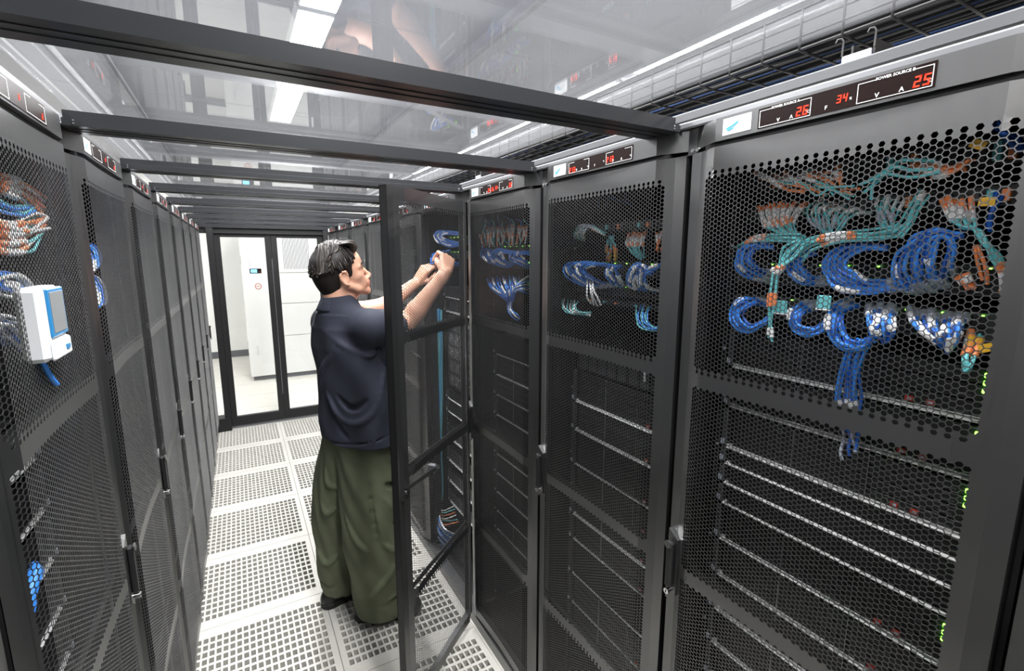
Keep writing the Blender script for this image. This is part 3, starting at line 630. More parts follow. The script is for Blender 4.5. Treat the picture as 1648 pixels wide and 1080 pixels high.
family([(0.995,1.206,1.691),(0.962,1.260,1.701),(0.939,1.298,1.732),(0.936,1.295,1.762),(0.941,1.235,1.771),(0.950,1.071,1.762)],[(0.995,1.133,1.699),(0.962,1.152,1.717),(0.939,1.184,1.736),(0.936,1.181,1.755),(0.941,1.129,1.763),(0.950,1.058,1.757)],12,0.003,[M_BLUE,M_BLUE,M_BLUE2],'blue cord in the wide left loop bundle of the second right rack','wide left blue loops, second right rack',sleeves=SW3,plug=M_PALE)
family([(0.995,1.091,1.697),(0.954,1.086,1.712),(0.938,1.096,1.735),(0.939,1.090,1.757),(0.950,1.058,1.764)],[(0.995,1.078,1.702),(0.954,1.052,1.726),(0.938,1.051,1.744),(0.939,1.048,1.756),(0.950,1.045,1.759)],6,0.003,[M_BLUE,M_BLUE2],'blue cord with white marker in the centre of the second right rack','centre blue cords, second right rack',sleeves=SW2)
family([(0.995,1.014,1.695),(0.962,1.030,1.709),(0.939,1.002,1.750),(0.936,0.962,1.769),(0.941,0.928,1.744),(0.950,0.905,1.761)],[(0.995,0.939,1.692),(0.962,0.946,1.707),(0.939,0.936,1.736),(0.936,0.923,1.752),(0.941,0.901,1.764),(0.950,0.889,1.769)],11,0.003,[M_BLUE,M_BLUE,M_BLUE2],'blue cord crossing with white ones at the near side of the second right rack','near side blue cords, second right rack',sleeves=SW2)
family([(0.995,1.245,1.733),(0.940,1.184,1.697),(0.935,1.173,1.664),(0.950,1.179,1.639)],[(0.995,1.223,1.723),(0.940,1.151,1.690),(0.935,1.132,1.667),(0.950,1.131,1.640)],4,0.0028,[M_TAG],'white cord dropping to the lower panel of the second right rack','white drops, second right rack')
family([(0.995,1.388,1.641),(0.940,1.314,1.618),(0.935,1.271,1.601),(0.950,1.178,1.606)],[(0.995,1.301,1.639),(0.940,1.235,1.627),(0.935,1.209,1.614),(0.950,1.172,1.613)],7,0.0023,[M_TEAL,M_TAG],'aqua fibre sagging at lower left of the second right rack','lower left aqua sag, second right rack',name='fibre_cable')
family([(0.995,1.021,1.648),(0.954,0.982,1.626),(0.938,0.949,1.600),(0.939,0.894,1.597),(0.950,0.886,1.604)],[(0.995,0.968,1.653),(0.954,0.940,1.635),(0.938,0.923,1.617),(0.939,0.901,1.606),(0.950,0.886,1.614)],6,0.0025,[M_TEAL,M_BLUE],'aqua and blue cord sagging at the near edge of the second right rack','lower right sag, second right rack',name='fibre_cable')
family([(1.100,1.335,1.944),(1.087,1.314,1.979),(1.080,1.266,1.990),(1.080,1.229,1.970)],[(1.100,1.208,1.985),(1.087,1.178,1.962),(1.080,1.156,1.941),(1.080,1.147,1.933)],4,0.003,[M_BLUE2],'deep blue cable in the dark top of the second right rack','deep blue top cables, second right rack')
family([(0.995,2.037,1.911),(0.937,1.926,1.862),(0.950,1.928,1.830)],[(0.995,1.626,1.906),(0.938,1.541,1.864),(0.950,1.570,1.834)],26,0.0024,[M_ORANGE,M_TAG,M_TEAL],'orange and white marked fibre on the upper panel of the third right rack','upper panel fibres, third right rack',sleeves=SOW,name='fibre_cable',jit=.008)
family([(0.995,2.029,1.960),(0.938,1.888,1.918),(0.950,1.926,1.894)],[(0.995,1.673,1.937),(0.938,1.554,1.910),(0.950,1.553,1.892)],9,0.0022,[M_TEAL,M_BLUE2],'aqua fibre tuft over the upper panel of the third right rack','aqua tufts, third right rack',name='fibre_cable',jit=.012)
family([(0.995,1.885,1.747),(0.940,1.867,1.761),(0.935,1.923,1.787),(0.950,1.940,1.825)],[(0.995,1.856,1.755),(0.940,1.809,1.777),(0.935,1.827,1.797),(0.950,1.827,1.813)],7,0.003,[M_BLUE,M_BLUE,M_BLUE2],'blue cord in the first small loop of the third right rack','first blue loops, third right rack',sleeves=SW3)
family([(0.995,1.774,1.741),(0.954,1.807,1.754),(0.938,1.844,1.787),(0.939,1.778,1.812),(0.950,1.669,1.807)],[(0.995,1.732,1.752),(0.954,1.726,1.772),(0.938,1.733,1.792),(0.939,1.699,1.802),(0.950,1.644,1.797)],8,0.003,[M_BLUE,M_BLUE,M_BLUE2],'blue cord in the second small loop of the third right rack','second blue loops, third right rack',sleeves=SW3)
family([(0.995,1.624,1.739),(0.954,1.626,1.759),(0.937,1.681,1.780),(0.939,1.649,1.807),(0.950,1.552,1.806)],[(0.995,1.615,1.754),(0.954,1.580,1.774),(0.938,1.585,1.788),(0.939,1.569,1.797),(0.950,1.543,1.792)],8,0.003,[M_BLUE,M_BLUE,M_BLUE2],'blue cord at the near end of the upper row of the third right rack','near blue loops, third right rack',sleeves=SW3)
family([(0.995,1.990,1.691),(0.940,1.839,1.656),(0.935,1.719,1.623),(0.950,1.704,1.605)],[(0.995,1.697,1.705),(0.940,1.598,1.679),(0.935,1.618,1.650),(0.950,1.669,1.611)],18,0.0029,[M_BLUE,M_BLUE,M_BLUE2],'blue cord hanging in the lower fan of the third right rack','lower blue fan, third right rack',sleeves=SW3,jit=.006)
family([(0.995,1.624,1.705),(0.940,1.589,1.694),(0.935,1.628,1.668),(0.950,1.684,1.620)],[(0.995,1.614,1.638),(0.940,1.570,1.653),(0.935,1.608,1.655),(0.950,1.674,1.620)],6,0.0028,[M_TAG,M_BLUE],'pale cord gathered at the near edge of the third right rack','pale gathered cords, third right rack')
family([(0.995,1.785,1.599),(0.940,1.692,1.569),(0.935,1.637,1.548),(0.950,1.624,1.538)],[(0.995,1.753,1.602),(0.940,1.656,1.578),(0.935,1.608,1.563),(0.950,1.605,1.548)],5,0.0029,[M_BLUE,M_TAG],'blue cord with clear plugs at the lowest tail of the third right rack','tail cords, third right rack')
family([(0.980,2.240,1.835),(0.955,2.341,1.836),(0.930,2.415,1.856),(0.925,2.472,1.890),(0.920,2.403,1.910),(0.935,2.288,1.908),(0.950,2.168,1.898)],[(0.980,2.224,1.853),(0.955,2.290,1.860),(0.930,2.327,1.873),(0.925,2.347,1.886),(0.920,2.284,1.893),(0.935,2.225,1.891),(0.950,2.162,1.883)],14,0.0033,[M_BLUE,M_BLUE,M_BLUE2],'blue cord bundled above the hands in the open rack','blue bundle above the hands',sleeves=SW3)
family([(0.970,2.268,1.737),(0.940,2.326,1.748),(0.930,2.422,1.760),(0.930,2.555,1.741),(0.940,2.600,1.778),(0.950,2.489,1.805),(0.970,2.379,1.811)],[(0.970,2.236,1.749),(0.940,2.308,1.767),(0.930,2.402,1.779),(0.930,2.495,1.772),(0.940,2.501,1.792),(0.950,2.434,1.802),(0.970,2.362,1.818)],9,0.0033,[M_BLUE,M_BLUE,M_BLUE2],'blue cord held between the hands of the man at the open rack','blue cords in the hands',jit=.003)
family([(0.970,2.574,1.486),(0.970,2.600,1.259),(0.970,2.591,0.962),(0.970,2.635,0.637),(0.970,2.645,0.349),(0.970,2.700,0.197)],[(0.970,2.487,1.494),(0.970,2.511,1.274),(0.970,2.521,0.980),(0.970,2.561,0.664),(0.970,2.559,0.387),(0.970,2.610,0.241)],10,0.0034,[M_TEAL,M_TEAL,M_BLUE],'aqua fibre in the vertical trunk at the far side of the open rack','vertical aqua trunk',name='fibre_cable',jit=.004)
family([(0.995,2.733,0.195),(0.940,2.633,0.163),(0.935,2.594,0.072),(0.950,2.471,0.043)],[(0.995,2.676,0.223),(0.940,2.544,0.233),(0.935,2.442,0.215),(0.950,2.301,0.240)],12,0.003,[M_BLUE,M_BLUE,M_TAG],'blue cord in the tangle at the foot of the open rack','foot tangle blue cords',sleeves=SW3,jit=.006)
family([(0.995,2.687,0.217),(0.940,2.489,0.301),(0.935,2.376,0.373),(0.950,2.338,0.399)],[(0.995,2.684,0.112),(0.940,2.453,0.236),(0.935,2.343,0.298),(0.950,2.270,0.339)],6,0.0028,[M_TAG,M_TEAL,M_ORANGE],'pale cord branching out of the tangle at the foot of the open rack','foot tangle pale cords')
family([(-0.335,1.142,1.921),(-0.335,1.217,1.926),(-0.335,1.291,1.924),(-0.335,1.388,1.906)],[(-0.335,1.133,1.898),(-0.335,1.191,1.897),(-0.335,1.245,1.892),(-0.335,1.324,1.872)],9,0.0034,[M_ORANGE,M_TAG,M_ORANGE],'orange and white marked fibre at the top of the nearest left rack','top marked fibres, nearest left rack',sleeves=SOW,name='fibre_cable',jit=.006)
family([(-0.335,1.127,1.885),(-0.335,1.197,1.881),(-0.335,1.271,1.880),(-0.335,1.327,1.893)],[(-0.335,1.120,1.867),(-0.335,1.185,1.864),(-0.335,1.234,1.866),(-0.335,1.292,1.875)],4,0.0032,[M_TEAL,M_BLUE],'blue or aqua fibre under the orange ones of the nearest left rack','blue and aqua fibres, nearest left rack',name='fibre_cable')
family([(-0.335,1.113,1.850),(-0.335,1.187,1.844),(-0.335,1.279,1.863),(-0.335,1.364,1.878)],[(-0.335,1.089,1.792),(-0.335,1.160,1.795),(-0.335,1.237,1.804),(-0.335,1.327,1.832)],12,0.0034,[M_TAG,M_ORANGE,M_TEAL],'pale or orange fibre of the second tangle in the nearest left rack','second fibre tangle, nearest left rack',sleeves=SOW,name='fibre_cable',jit=.008)
family([(-0.335,1.077,1.765),(-0.335,1.145,1.761),(-0.335,1.202,1.748),(-0.335,1.235,1.723),(-0.335,1.232,1.688)],[(-0.335,1.065,1.734),(-0.335,1.111,1.729),(-0.335,1.140,1.719),(-0.335,1.162,1.704),(-0.335,1.157,1.687)],9,0.0036,[M_BLUE,M_BLUE2,M_TAG],'blue or white cord arching behind the climate monitor in the nearest left rack','arching cords behind the monitor',sleeves=SW3,jit=.005)
family([(-0.335,1.051,1.701),(-0.335,1.102,1.691),(-0.335,1.146,1.669),(-0.335,1.207,1.634)],[(-0.335,1.035,1.664),(-0.335,1.079,1.654),(-0.335,1.114,1.640),(-0.335,1.153,1.618)],9,0.0034,[M_TAG,M_PALE,M_BLUE2],'pale cord low behind the climate monitor in the nearest left rack','pale cords below the monitor',jit=.006)
# ------------------------------------------------------------------ equipment
where = lambda s, k: '%s %s rack' % (RN[max(k, 1)], 'right' if s < 0 else 'left')
patch_panel(-1, 1, 1.925, 1.965, 'black fibre panel at the very top of the nearest right rack')
patch_panel(-1, 1, 1.865, 1.895, 'black fibre panel under the topmost one in the nearest right rack')
switch(-1, 1, 1.728, 1.775, 'grey network switch behind the upper blue loops of the nearest right rack')
switch(-1, 1, 1.655, 1.702, 'grey network switch behind the lower blue cords of the nearest right rack')
Z1 = [(1.531, 1.624, 'drive'), (1.434, 1.529, 'drive'), (1.332, 1.432, 'drive'), (1.291, 1.330, 'fine'), (1.240, 1.289, 'fine'), (1.188, 1.238, 'fine'), (1.092, 1.186, 'drive'), (.994, 1.090, 'drive'),
      (.896, .992, 'drive'), (.798, .894, 'drive'), (.70, .796, 'drive'), (.602, .698, 'drive'), (.504, .60, 'drive')]
for i, (a, b, st) in enumerate(Z1):
    server(-1, 1, a, b, 'black %s server with silver lower trim, %s in the nearest right rack' % ('slim' if st == 'fine' else 'two-unit', ORD[i]), st, lit=i in (0, 1, 2, 6))
patch_panel(-1, 2, 1.862, 1.888, 'black fibre panel with aqua tufts, topmost in the second right rack')
switch(-1, 2, 1.728, 1.770, 'grey network switch behind the blue loops of the second right rack')
switch(-1, 2, 1.668, 1.700, 'grey network switch with pale ports in the middle of the second right rack', m=M_SWITCH)
patch_panel(-1, 2, 1.637, 1.655, 'thin orange-ported fibre panel in the second right rack')
Z2 = [(1.285, 1.400, 'drive'), (1.180, 1.283, 'drive'), (1.052, 1.178, 'drive'), (.955, 1.05, 'drive'), (.858, .953, 'drive'), (.76, .856, 'drive'), (.62, .758, 'fine'), (.50, .618, 'drive'), (.40, .498, 'drive')]
for i, (a, b, st) in enumerate(Z2): server(-1, 2, a, b, 'black server with silver lower trim, %s in the second right rack' % ORD[i], st, lit=i > 1, lip=1.0 if i < 2 or i == 4 else .5)
# three rounded handles of a blade chassis
o = thing('blade_chassis', 'black blade chassis with pale label plates between the rails of the second right rack', 'server', (.906, yb(-1, 2), 0))
b = MB(); b.box((.098, .075, 1.402), (.6, .525, 1.50), M_SERVER); b.obj('chassis', o)
b = MB()
for i in range(9): b.box((.094, .09+i*.048, 1.408), (.098, .128+i*.048, 1.47), M_SWITCH, .003)
for y, z, w_, h_ in ((.44, 1.476, .05, .010), (.385, 1.470, .035, .010), (.13, 1.43, .012, .045), (.20, 1.43, .008, .05)): b.box((.092, y, z), (.095, y+w_, z+h_), M_TAG)
b.obj('blade_front', o)
for k_, z0, n_ in ((3, 1.388, 1),):
    switch(-1, 3, 1.800, 1.83, 'fibre switch behind the orange markers of the third right rack'); switch(-1, 3, 1.735, 1.765, 'network switch behind the upper blue loops of the third right rack')
    switch(-1, 3, 1.655, 1.685, 'network switch behind the lower blue fan of the third right rack')
for i in range(11):
    z = 1.44-.0965*i; server(-1, 3, z-.0965+.002, z, 'dark server with thin silver trim, %s in the third right rack' % ORD[i], 'drive' if i % 4 else 'fine', lit=False, lip=.45)
switch(-1, 4, 1.845, 1.885, 'network switch under the blue bundle above the man\'s hands')
switch(-1, 4, 1.775, 1.81, 'network switch the man is reaching for in the open rack')
for i, (a, b, st) in enumerate([(1.56, 1.62, 'fine'), (1.48, 1.55, 'drive'), (.98, 1.03, 'fine'), (.90, .96, 'fine'), (.74, .83, 'drive'), (.60, .69, 'drive'), (.47, .55, 'drive'), (.34, .42, 'drive')]):
    server(-1, 4, a, b, 'black server behind the open mesh door, %s in the open rack' % ORD[i], st, lit=False)
o = thing('fan_module_chassis', 'tall black chassis with a grid of round fan grilles in the open rack', 'server', (.906, yb(-1, 4), 0))
MB().box((.098, .075, 1.06), (.6, .525, 1.46), M_SERVER).obj('chassis', o)
b = MB()
for i in range(6):
    for j in range(5):
        y = .11+i*.072; z = 1.10+j*.078
        for r_ in (.028, .018, .008): b.tube([(.0965, y+r_*math.cos(a*.785), z+r_*math.sin(a*.785)) for a in range(9)], .0022, M_ALUD, 4, cap=False)
        b.tube([(.0965, y-.03, z-.03), (.0965, y+.03, z+.03)], .002, M_ALUD, 4)
b.obj('fan_grille', o)
for s, ks in ((-1, (5, 6, 7)), (1, (1, 2, 3, 4, 5, 6, 7, 8))):
    for k in ks:
        rr = random.Random(k*3+s)
        switch(s, k, 1.79, 1.825, 'network switch behind the upper blue cords of the %s' % where(s, k))
        switch(s, k, 1.70, 1.735, 'network switch behind the lower blue cords of the %s' % where(s, k))
        nn = 7 if (s, k) == (1, 1) else 3
        for i in range(nn):
            z = 1.46-.118*i
            server(s, k, z-.095, z, 'dark server, %s in the %s' % (ORD[i], where(s, k)), 'drive', lit=(s, k) == (1, 1) and i in (0, 1))
        if s < 0 and k == 5: continue
        def lp(z0, n, mats, nm, r=.0036, hh=.05, zz=(0,)):
            x = XF[s]-s*.095; Y = yb(s, k)
            for i in range(n):
                y = Y+(.075+.030*i if n > 6 else .09+.05*i)+rr.uniform(-.006, .006); dz = rr.uniform(-.01, .01); wv = rr.uniform(.03, .055)
                P = [(x, y+.02, z0), (x+s*.035, y+.015, z0+dz*.4-.01), (x+s*.052, y-.005, z0-hh*.6+dz), (x+s*.05, y-.015-wv*.5, z0-hh+dz), (x+s*.03, y-wv, z0-hh*.6), (x+s*.01, y-wv-.01, z0+.012)]
                cord([np.array(p) for p in P], r, mats[i % len(mats)], '%s in the %s' % (nm, where(s, k)), '%s, %s' % (nm, where(s, k)), SW2(i) if i % 2 else (), seg=3, far=not (s > 0 and k < 3))
        first = False
        if (s, k) == (1, 1): continue
        lp(1.83, 15 if k < 4 else 8, [M_BLUE, M_BLUE, M_BLUE2], 'blue cord in the upper row', .004 if not first else .0036, .075)
        lp(1.735, 15 if k < 4 else 8, [M_BLUE, M_TAG, M_BLUE2] if k % 2 else [M_BLUE, M_BLUE2, M_PALE], 'blue or pale cord in the lower row', .004 if not first else .0036, .085)
        lp(1.925, 12 if first else 5, [M_ORANGE, M_TAG, M_TEAL], 'orange or pale marked fibre at the top', .0036, .05)

o = FAR.obj('network_cable'); tag(o, 'blue, white and orange cables inside the farther racks behind their doors', 'cable', None, 'stuff')

# ------------------------------------------------------------------ roof of the aisle: beams and clear sheets
def beam_mesh():
    b = MB(); P = [(.0, 2.063), (.09, 2.063), (.09, 2.078), (.075, 2.080), (.075, 2.097), (.015, 2.097), (.015, 2.081), (0, 2.078)]
    xa, xb = -.296, .889
    b.prism([(y, z) for y, z in P], xa, xb, M_BEAM, 'X')
    for y in (.03, .055): b.box((xa, y, 2.0618), (xb, y+.002, 2.0632), M_BLACK)
    for x in (xa+.02, xb-.02):
        for z in (2.068, 2.074): b.tube([(x, -.002, z), (x, .0, z)], .0022, M_CHROME, 6)
    return b.data('roof_beam')
bm = beam_mesh(); BY = [.803+.598*i for i in range(8)]
for i, y in enumerate(BY):
    o = link('roof_beam', bm, None, (0, y, 0)); tag(o, 'black aluminium beam crossing over the aisle, %s from the camera' % (['nearest'] + ORD[1:])[i], 'beam', 'roof beams over the aisle')
ends = [.24]+[y+.045 for y in BY]+[5.59]
for i in range(9):
    y0, y1 = ends[i]+.002, ends[i+1]-.002
    o = MB().box((-.340, y0, 2.160), (.905, y1, 2.163), M_ROOF).obj('roof_sheet')
    tag(o, 'clear reflective roof sheet over the aisle, %s from the camera' % (['nearest'] + ORD[1:])[i], 'roof sheet', 'clear roof sheets')
for s, x in ((-1, .895), (1, -.302)):
    b = MB(); f = lambda d: x-s*d; ya, yb_ = -.42, 5.60
    b.prism([(f(0), 2.067), (f(.012), 2.067), (f(.012), 2.071), (f(0), 2.071)] if s < 0 else [(f(.012), 2.067), (f(0), 2.067), (f(0), 2.071), (f(.012), 2.071)], ya, yb_, M_BLACK, 'Y')
    b.box((f(.010), ya, 2.070), (f(.09), yb_, 2.086), M_ALU, .003); b.box((f(.014), ya, 2.0865), (f(.085), yb_, 2.0885), M_BLACK)
    b.box((f(.016), ya, 2.0885), (f(.11), yb_, 2.110), M_ALUD, .003)
    o = b.obj('containment_rail'); tag(o, 'grey aluminium rail running along the tops of the %s racks' % ('right' if s < 0 else 'left'), 'rail')

# ------------------------------------------------------------------ cable trays above the racks
def tray(x0, x1, z0, h, label):
    o = thing('cable_tray', label, 'cable tray', (0, 0, 0)); r = .0036; ya, yb_ = -.3, 5.6
    b = MB()
    for x in (x0, x1):
        for j in range(4): b.tube([(x, ya, z0+j*h/3), (x, yb_, z0+j*h/3)], r, M_WIRE, 6)
    for j in range(1, 6): b.tube([(x0+(x1-x0)*j/6, ya, z0), (x0+(x1-x0)*j/6, yb_, z0)], r, M_WIRE, 6)
    b.obj('long_wire', o)
    b = MB(); n = int((yb_-ya)/.1055)
    for i in range(n):
        y = .613*1.35+(i-11)*.1055; b.tube([(x0-.003, y, z0+h), (x0-.003, y, z0-.003), (x1+.003, y, z0-.003), (x1+.003, y, z0+h)], r, M_WIRE, 6)
    b.obj('cross_wire', o)
    return o
tray(1.35, 1.66, 2.33, .10, 'grey wire mesh cable tray hanging above the right-hand racks')
rr = random.Random(5); M_NAVYC = mat('navy trunk cable', (.008, .025, .08), .6, spec=.3); M_TRAYC = mat('black trunk cable', (.005, .005, .006), .7, spec=.2)
for i in range(13):
    m = M_NAVYC if i % 4 == 1 else M_TRAYC; x = 1.375+.0215*i
    P = [np.array((x+rr.uniform(-.01, .01), y, 2.345+rr.uniform(0, .008))) for y in np.linspace(-.25, 5.55, 14)]
    cord(P, .0095, m, '%s trunk cable lying in the wire tray over the right racks' % ('black' if m == M_TRAYC else 'blue'), '%s trunk cables in the tray' % ('black' if m == M_TRAYC else 'blue'), name='trunk_cable', n=8)
for i, y in enumerate((.55, 2.35, 4.15)):
    o = thing('strut_support', 'channel support bracket under the wire tray, %s from the camera' % ORD[i].replace('topmost', 'first'), 'bracket', (1.15, y, 2.105), 'tray supports')
    b = MB(); b.box((.0, 0, .045), (.50, .004, .115), M_BLACK); b.box((.0, .0, .045), (.50, .045, .049), M_BLACK); b.box((.0, .041, .045), (.50, .045, .115), M_BLACK); b.box((.03, .0, -.046), (.07, .045, .046), M_BLACK); b.box((.40, .0, -.046), (.44, .045, .046), M_BLACK); b.obj('channel', o)
    MB().box((-.004, .006, .035), (.0, .060, .098), M_WHITE).obj('cover_plate', o)
    b = MB()
    for yy in (.0, .060): b.tube([(-.004, yy, .098), (-.004, yy, .128), (-.006, yy+.003, .134), (-.008, yy+.010, .134), (-.008, yy+.013, .128)], .0022, M_WIRE, 6)
    b.obj('hook', o)
o = MB().box((1.30, .30, 2.20), (1.36, .36, 2.245), M_YELLOW, .01).obj('cable_flag'); tag(o, 'yellow cable flag at the top right corner under the tray', 'label')

# ------------------------------------------------------------------ end of the aisle: frame and glass doors
YD = 5.60
f_ = MB()
f_.box((-.313, YD, 2.00), (.93, YD+.10, 2.42), M_BLACK)
f_.box((-.313, YD-.03, 2.05), (.93, YD, 2.12), M_BEAM, .004); f_.box((-.313, YD-.05, 2.13), (.93, YD, 2.22), M_BEAM, .004)
f_.box((-.23, YD-.03, 0), (-.175, YD+.10, 2.05), M_BLACK); f_.box((.835, YD-.03, 0), (.885, YD+.10, 2.05), M_BLACK)
f_.box((-.36, YD-.05, 0), (-.175, YD+.10, .135), M_BLACK); f_.box((.835, YD-.05, 0), (.95, YD+.10, .135), M_BLACK)
struct(f_.obj('trim_2'))
for i, (a, b) in enumerate(((-.36, -.23), (.885, .96))): struct(MB().box((a, YD+.03, .135), (b, YD+.036, 2.05), M_GLASS).obj('window_%d' % (i+1)))
for i, (a, b) in enumerate(((-.175, .329), (.331, .835))):
    o = D.objects.new('door_%d' % (i+1), None); COL.objects.link(o); struct(o)
    fr = MB(); st = .055
    for x0, x1, z0, z1 in ((a, a+st, .018, 2.0), (b-st, b, .018, 2.0), (a+st, b-st, .018, .115), (a+st, b-st, 1.965, 2.0)): fr.box((x0, YD+.03, z0), (x1, YD+.07, z1), M_BLACK, .002)
    fr.obj('door_frame', o); MB().box((a+st, YD+.047, .115), (b-st, YD+.053, 1.965), M_GLASS).obj('door_glass', o)
    if i:
        h = MB(); h.tube([(b-.028, YD+.0, 1.13), (b-.028, YD+.0, 1.48)], .009, M_WHITE, 10)
        for z in (1.17, 1.44): h.tube([(b-.028, YD, z), (b-.028, YD+.03, z)], .006, M_WHITE, 8)
        h.obj('door_handle', o)
    else:
        MB().box((b-.004, YD+.026, .3), (b+.001, YD+.031, 1.75), M_ALU).obj('meeting_strip', o)
struct(MB().box((-.175, YD-.01, 0), (.835, YD+.12, .014), M_ALU).obj('trim_3'))

# ------------------------------------------------------------------ cooling unit beyond the doors
YA = 7.66; M_EMB = mat('orange emblem', (.42, .07, .02), .5)
o = thing('cooling_unit', 'tall white room cooling cabinet beyond the glass doors, with slatted vent and small blue screen', 'air conditioner', (0, YA, 0))
MB().box((.06, .008, .06), (1.46, .9, 2.30), M_PANEL, .004).obj('cabinet', o)
b = MB(); b.box((.09, .02, 0), (1.44, .88, .062), M_GREY)
b.obj('plinth', o)
for x0, x1, z0, z1 in ((.065, .455, .065, 2.29), (.462, 1.45, .065, .622), (.462, 1.45, .630, 1.092), (.462, 1.45, 1.10, 1.53), (.462, 1.45, 1.54, 2.29)): MB().box((x0, -.006, z0), (x1, .008, z1), M_PANEL, .003).obj('front_panel', o)
b = MB(); b.box((.585, -.008, 1.575), (.945, -.0055, 2.20), M_FIX)
for i in range(18): b.box((.592+i*.0195, -.012, 1.585), (.600+i*.0195, -.006, 2.19), M_TRIM)
b.obj('vent_grille', o)
d = MB().box((.155, -.012, 1.535), (.300, -.006, 1.600), M_DISP, .002).obj('control_screen', o); MB().box((.168, -.0135, 1.545), (.245, -.012, 1.590), mat('lit blue screen', (.12, .45, .85), .3, emit=.9)).obj('lit_area', d)
b = MB()
b.tube([(.245, -.006, 1.355), (.245, -.010, 1.355)], .042, M_EMB, 24); e = b.obj('round_emblem', o)
b = MB(); b.tube([(.245, -.0102, 1.355), (.245, -.0112, 1.355)], .034, M_PANEL, 24)
for a in range(4): b.box((.225+a*.012, -.0125, 1.343), (.230+a*.012, -.0111, 1.367), M_EMB)
b.obj('emblem_glyph', e)
for z in (1.70, .45): MB().box((.160, -.022, z-.06), (.180, -.006, z+.06), M_GLYPH, .004).obj('door_latch', o)
for z in (1.72, .52): MB().box((.048, .05, z-.06), (.06, .07, z+.06), M_GLYPH).obj('hinge', o)

# ------------------------------------------------------------------ white climate monitor on the nearest left door
o = thing('climate_monitor', 'white climate monitor with blue-rimmed grey screen on the nearest left rack door', 'monitor', (-.287, 1.000, 1.624))
S = MB(); S.box((-.012, .0, .0), (.020, .106, .118), M_WHITE, .007); S.box((.018, .012, .0), (.025, .103, .032), M_WHITE, .004); S.obj('case', o)
sb = MB().box((.018, .022, .036), (.0235, .103, .116), M_TBLUE, .004).obj('screen_surround', o); MB().box((.0233, .030, .043), (.0242, .096, .109), M_TGREY, .001).obj('screen', sb)
MB().box((.024, .070, .010), (.0265, .090, .020), M_TBLUE, .002).obj('button', o)
tag(cord([np.array(p) for p in ((-.286, 1.03, 1.634), (-.285, 1.036, 1.62), (-.284, 1.045, 1.605), (-.283, 1.058, 1.588), (-.282, 1.072, 1.575))], .0042, M_BLUE, 'x', None), 'short blue cable end hanging under the white climate monitor', 'cable', None)
o = MB().tube(catmull([(-.345, .925, 1.13), (-.345, .955, 1.195), (-.345, 1.010, 1.232), (-.350, 1.075, 1.245), (-.365, 1.12, 1.235)], 4), [.010]*3+[.015]*5+[.012]*5+[.007]*4, M_BLUE, 8).obj('cable_strap'); tag(o, 'wide bright blue strap low inside the nearest left rack', 'strap')

for (y, z), nm in (((0.561, 1.693), 'over the lower left blue loops'), ((0.482, 1.709), 'beside the middle lower loops')):
    o = thing('cable_label', 'folded aqua cable label %s of the nearest right rack' % nm, 'label', (.930, y, z))
    MB().box((-.002, -.012, -.014), (.002, .012, .010), M_TEAL, .001).obj('aqua_sleeve', o); MB().box((-.0025, -.012, -.017), (.0025, .012, -.014), M_TAG).obj('white_edge', o)
for (y, z, a), nm in (((0.296, 1.946, .5), 'at the top corner of the nearest right rack'), ((0.252, 1.661, -.4), 'by the hairpin fibre under the lower switch'), ((0.277, 1.866, .05), 'on the upright fibre at the upper right')):
    b = MB(); b.prism([(-.009, -.006), (.009, -.006), (.009, .006), (-.009, .006)], -.0008, .0008, M_YELLOW, 'X')
    o = b.obj('cable_flag', None, (.925, y, z)); o.rotation_euler = (a, 0, 0); tag(o, 'small yellow cable flag %s' % nm, 'label')
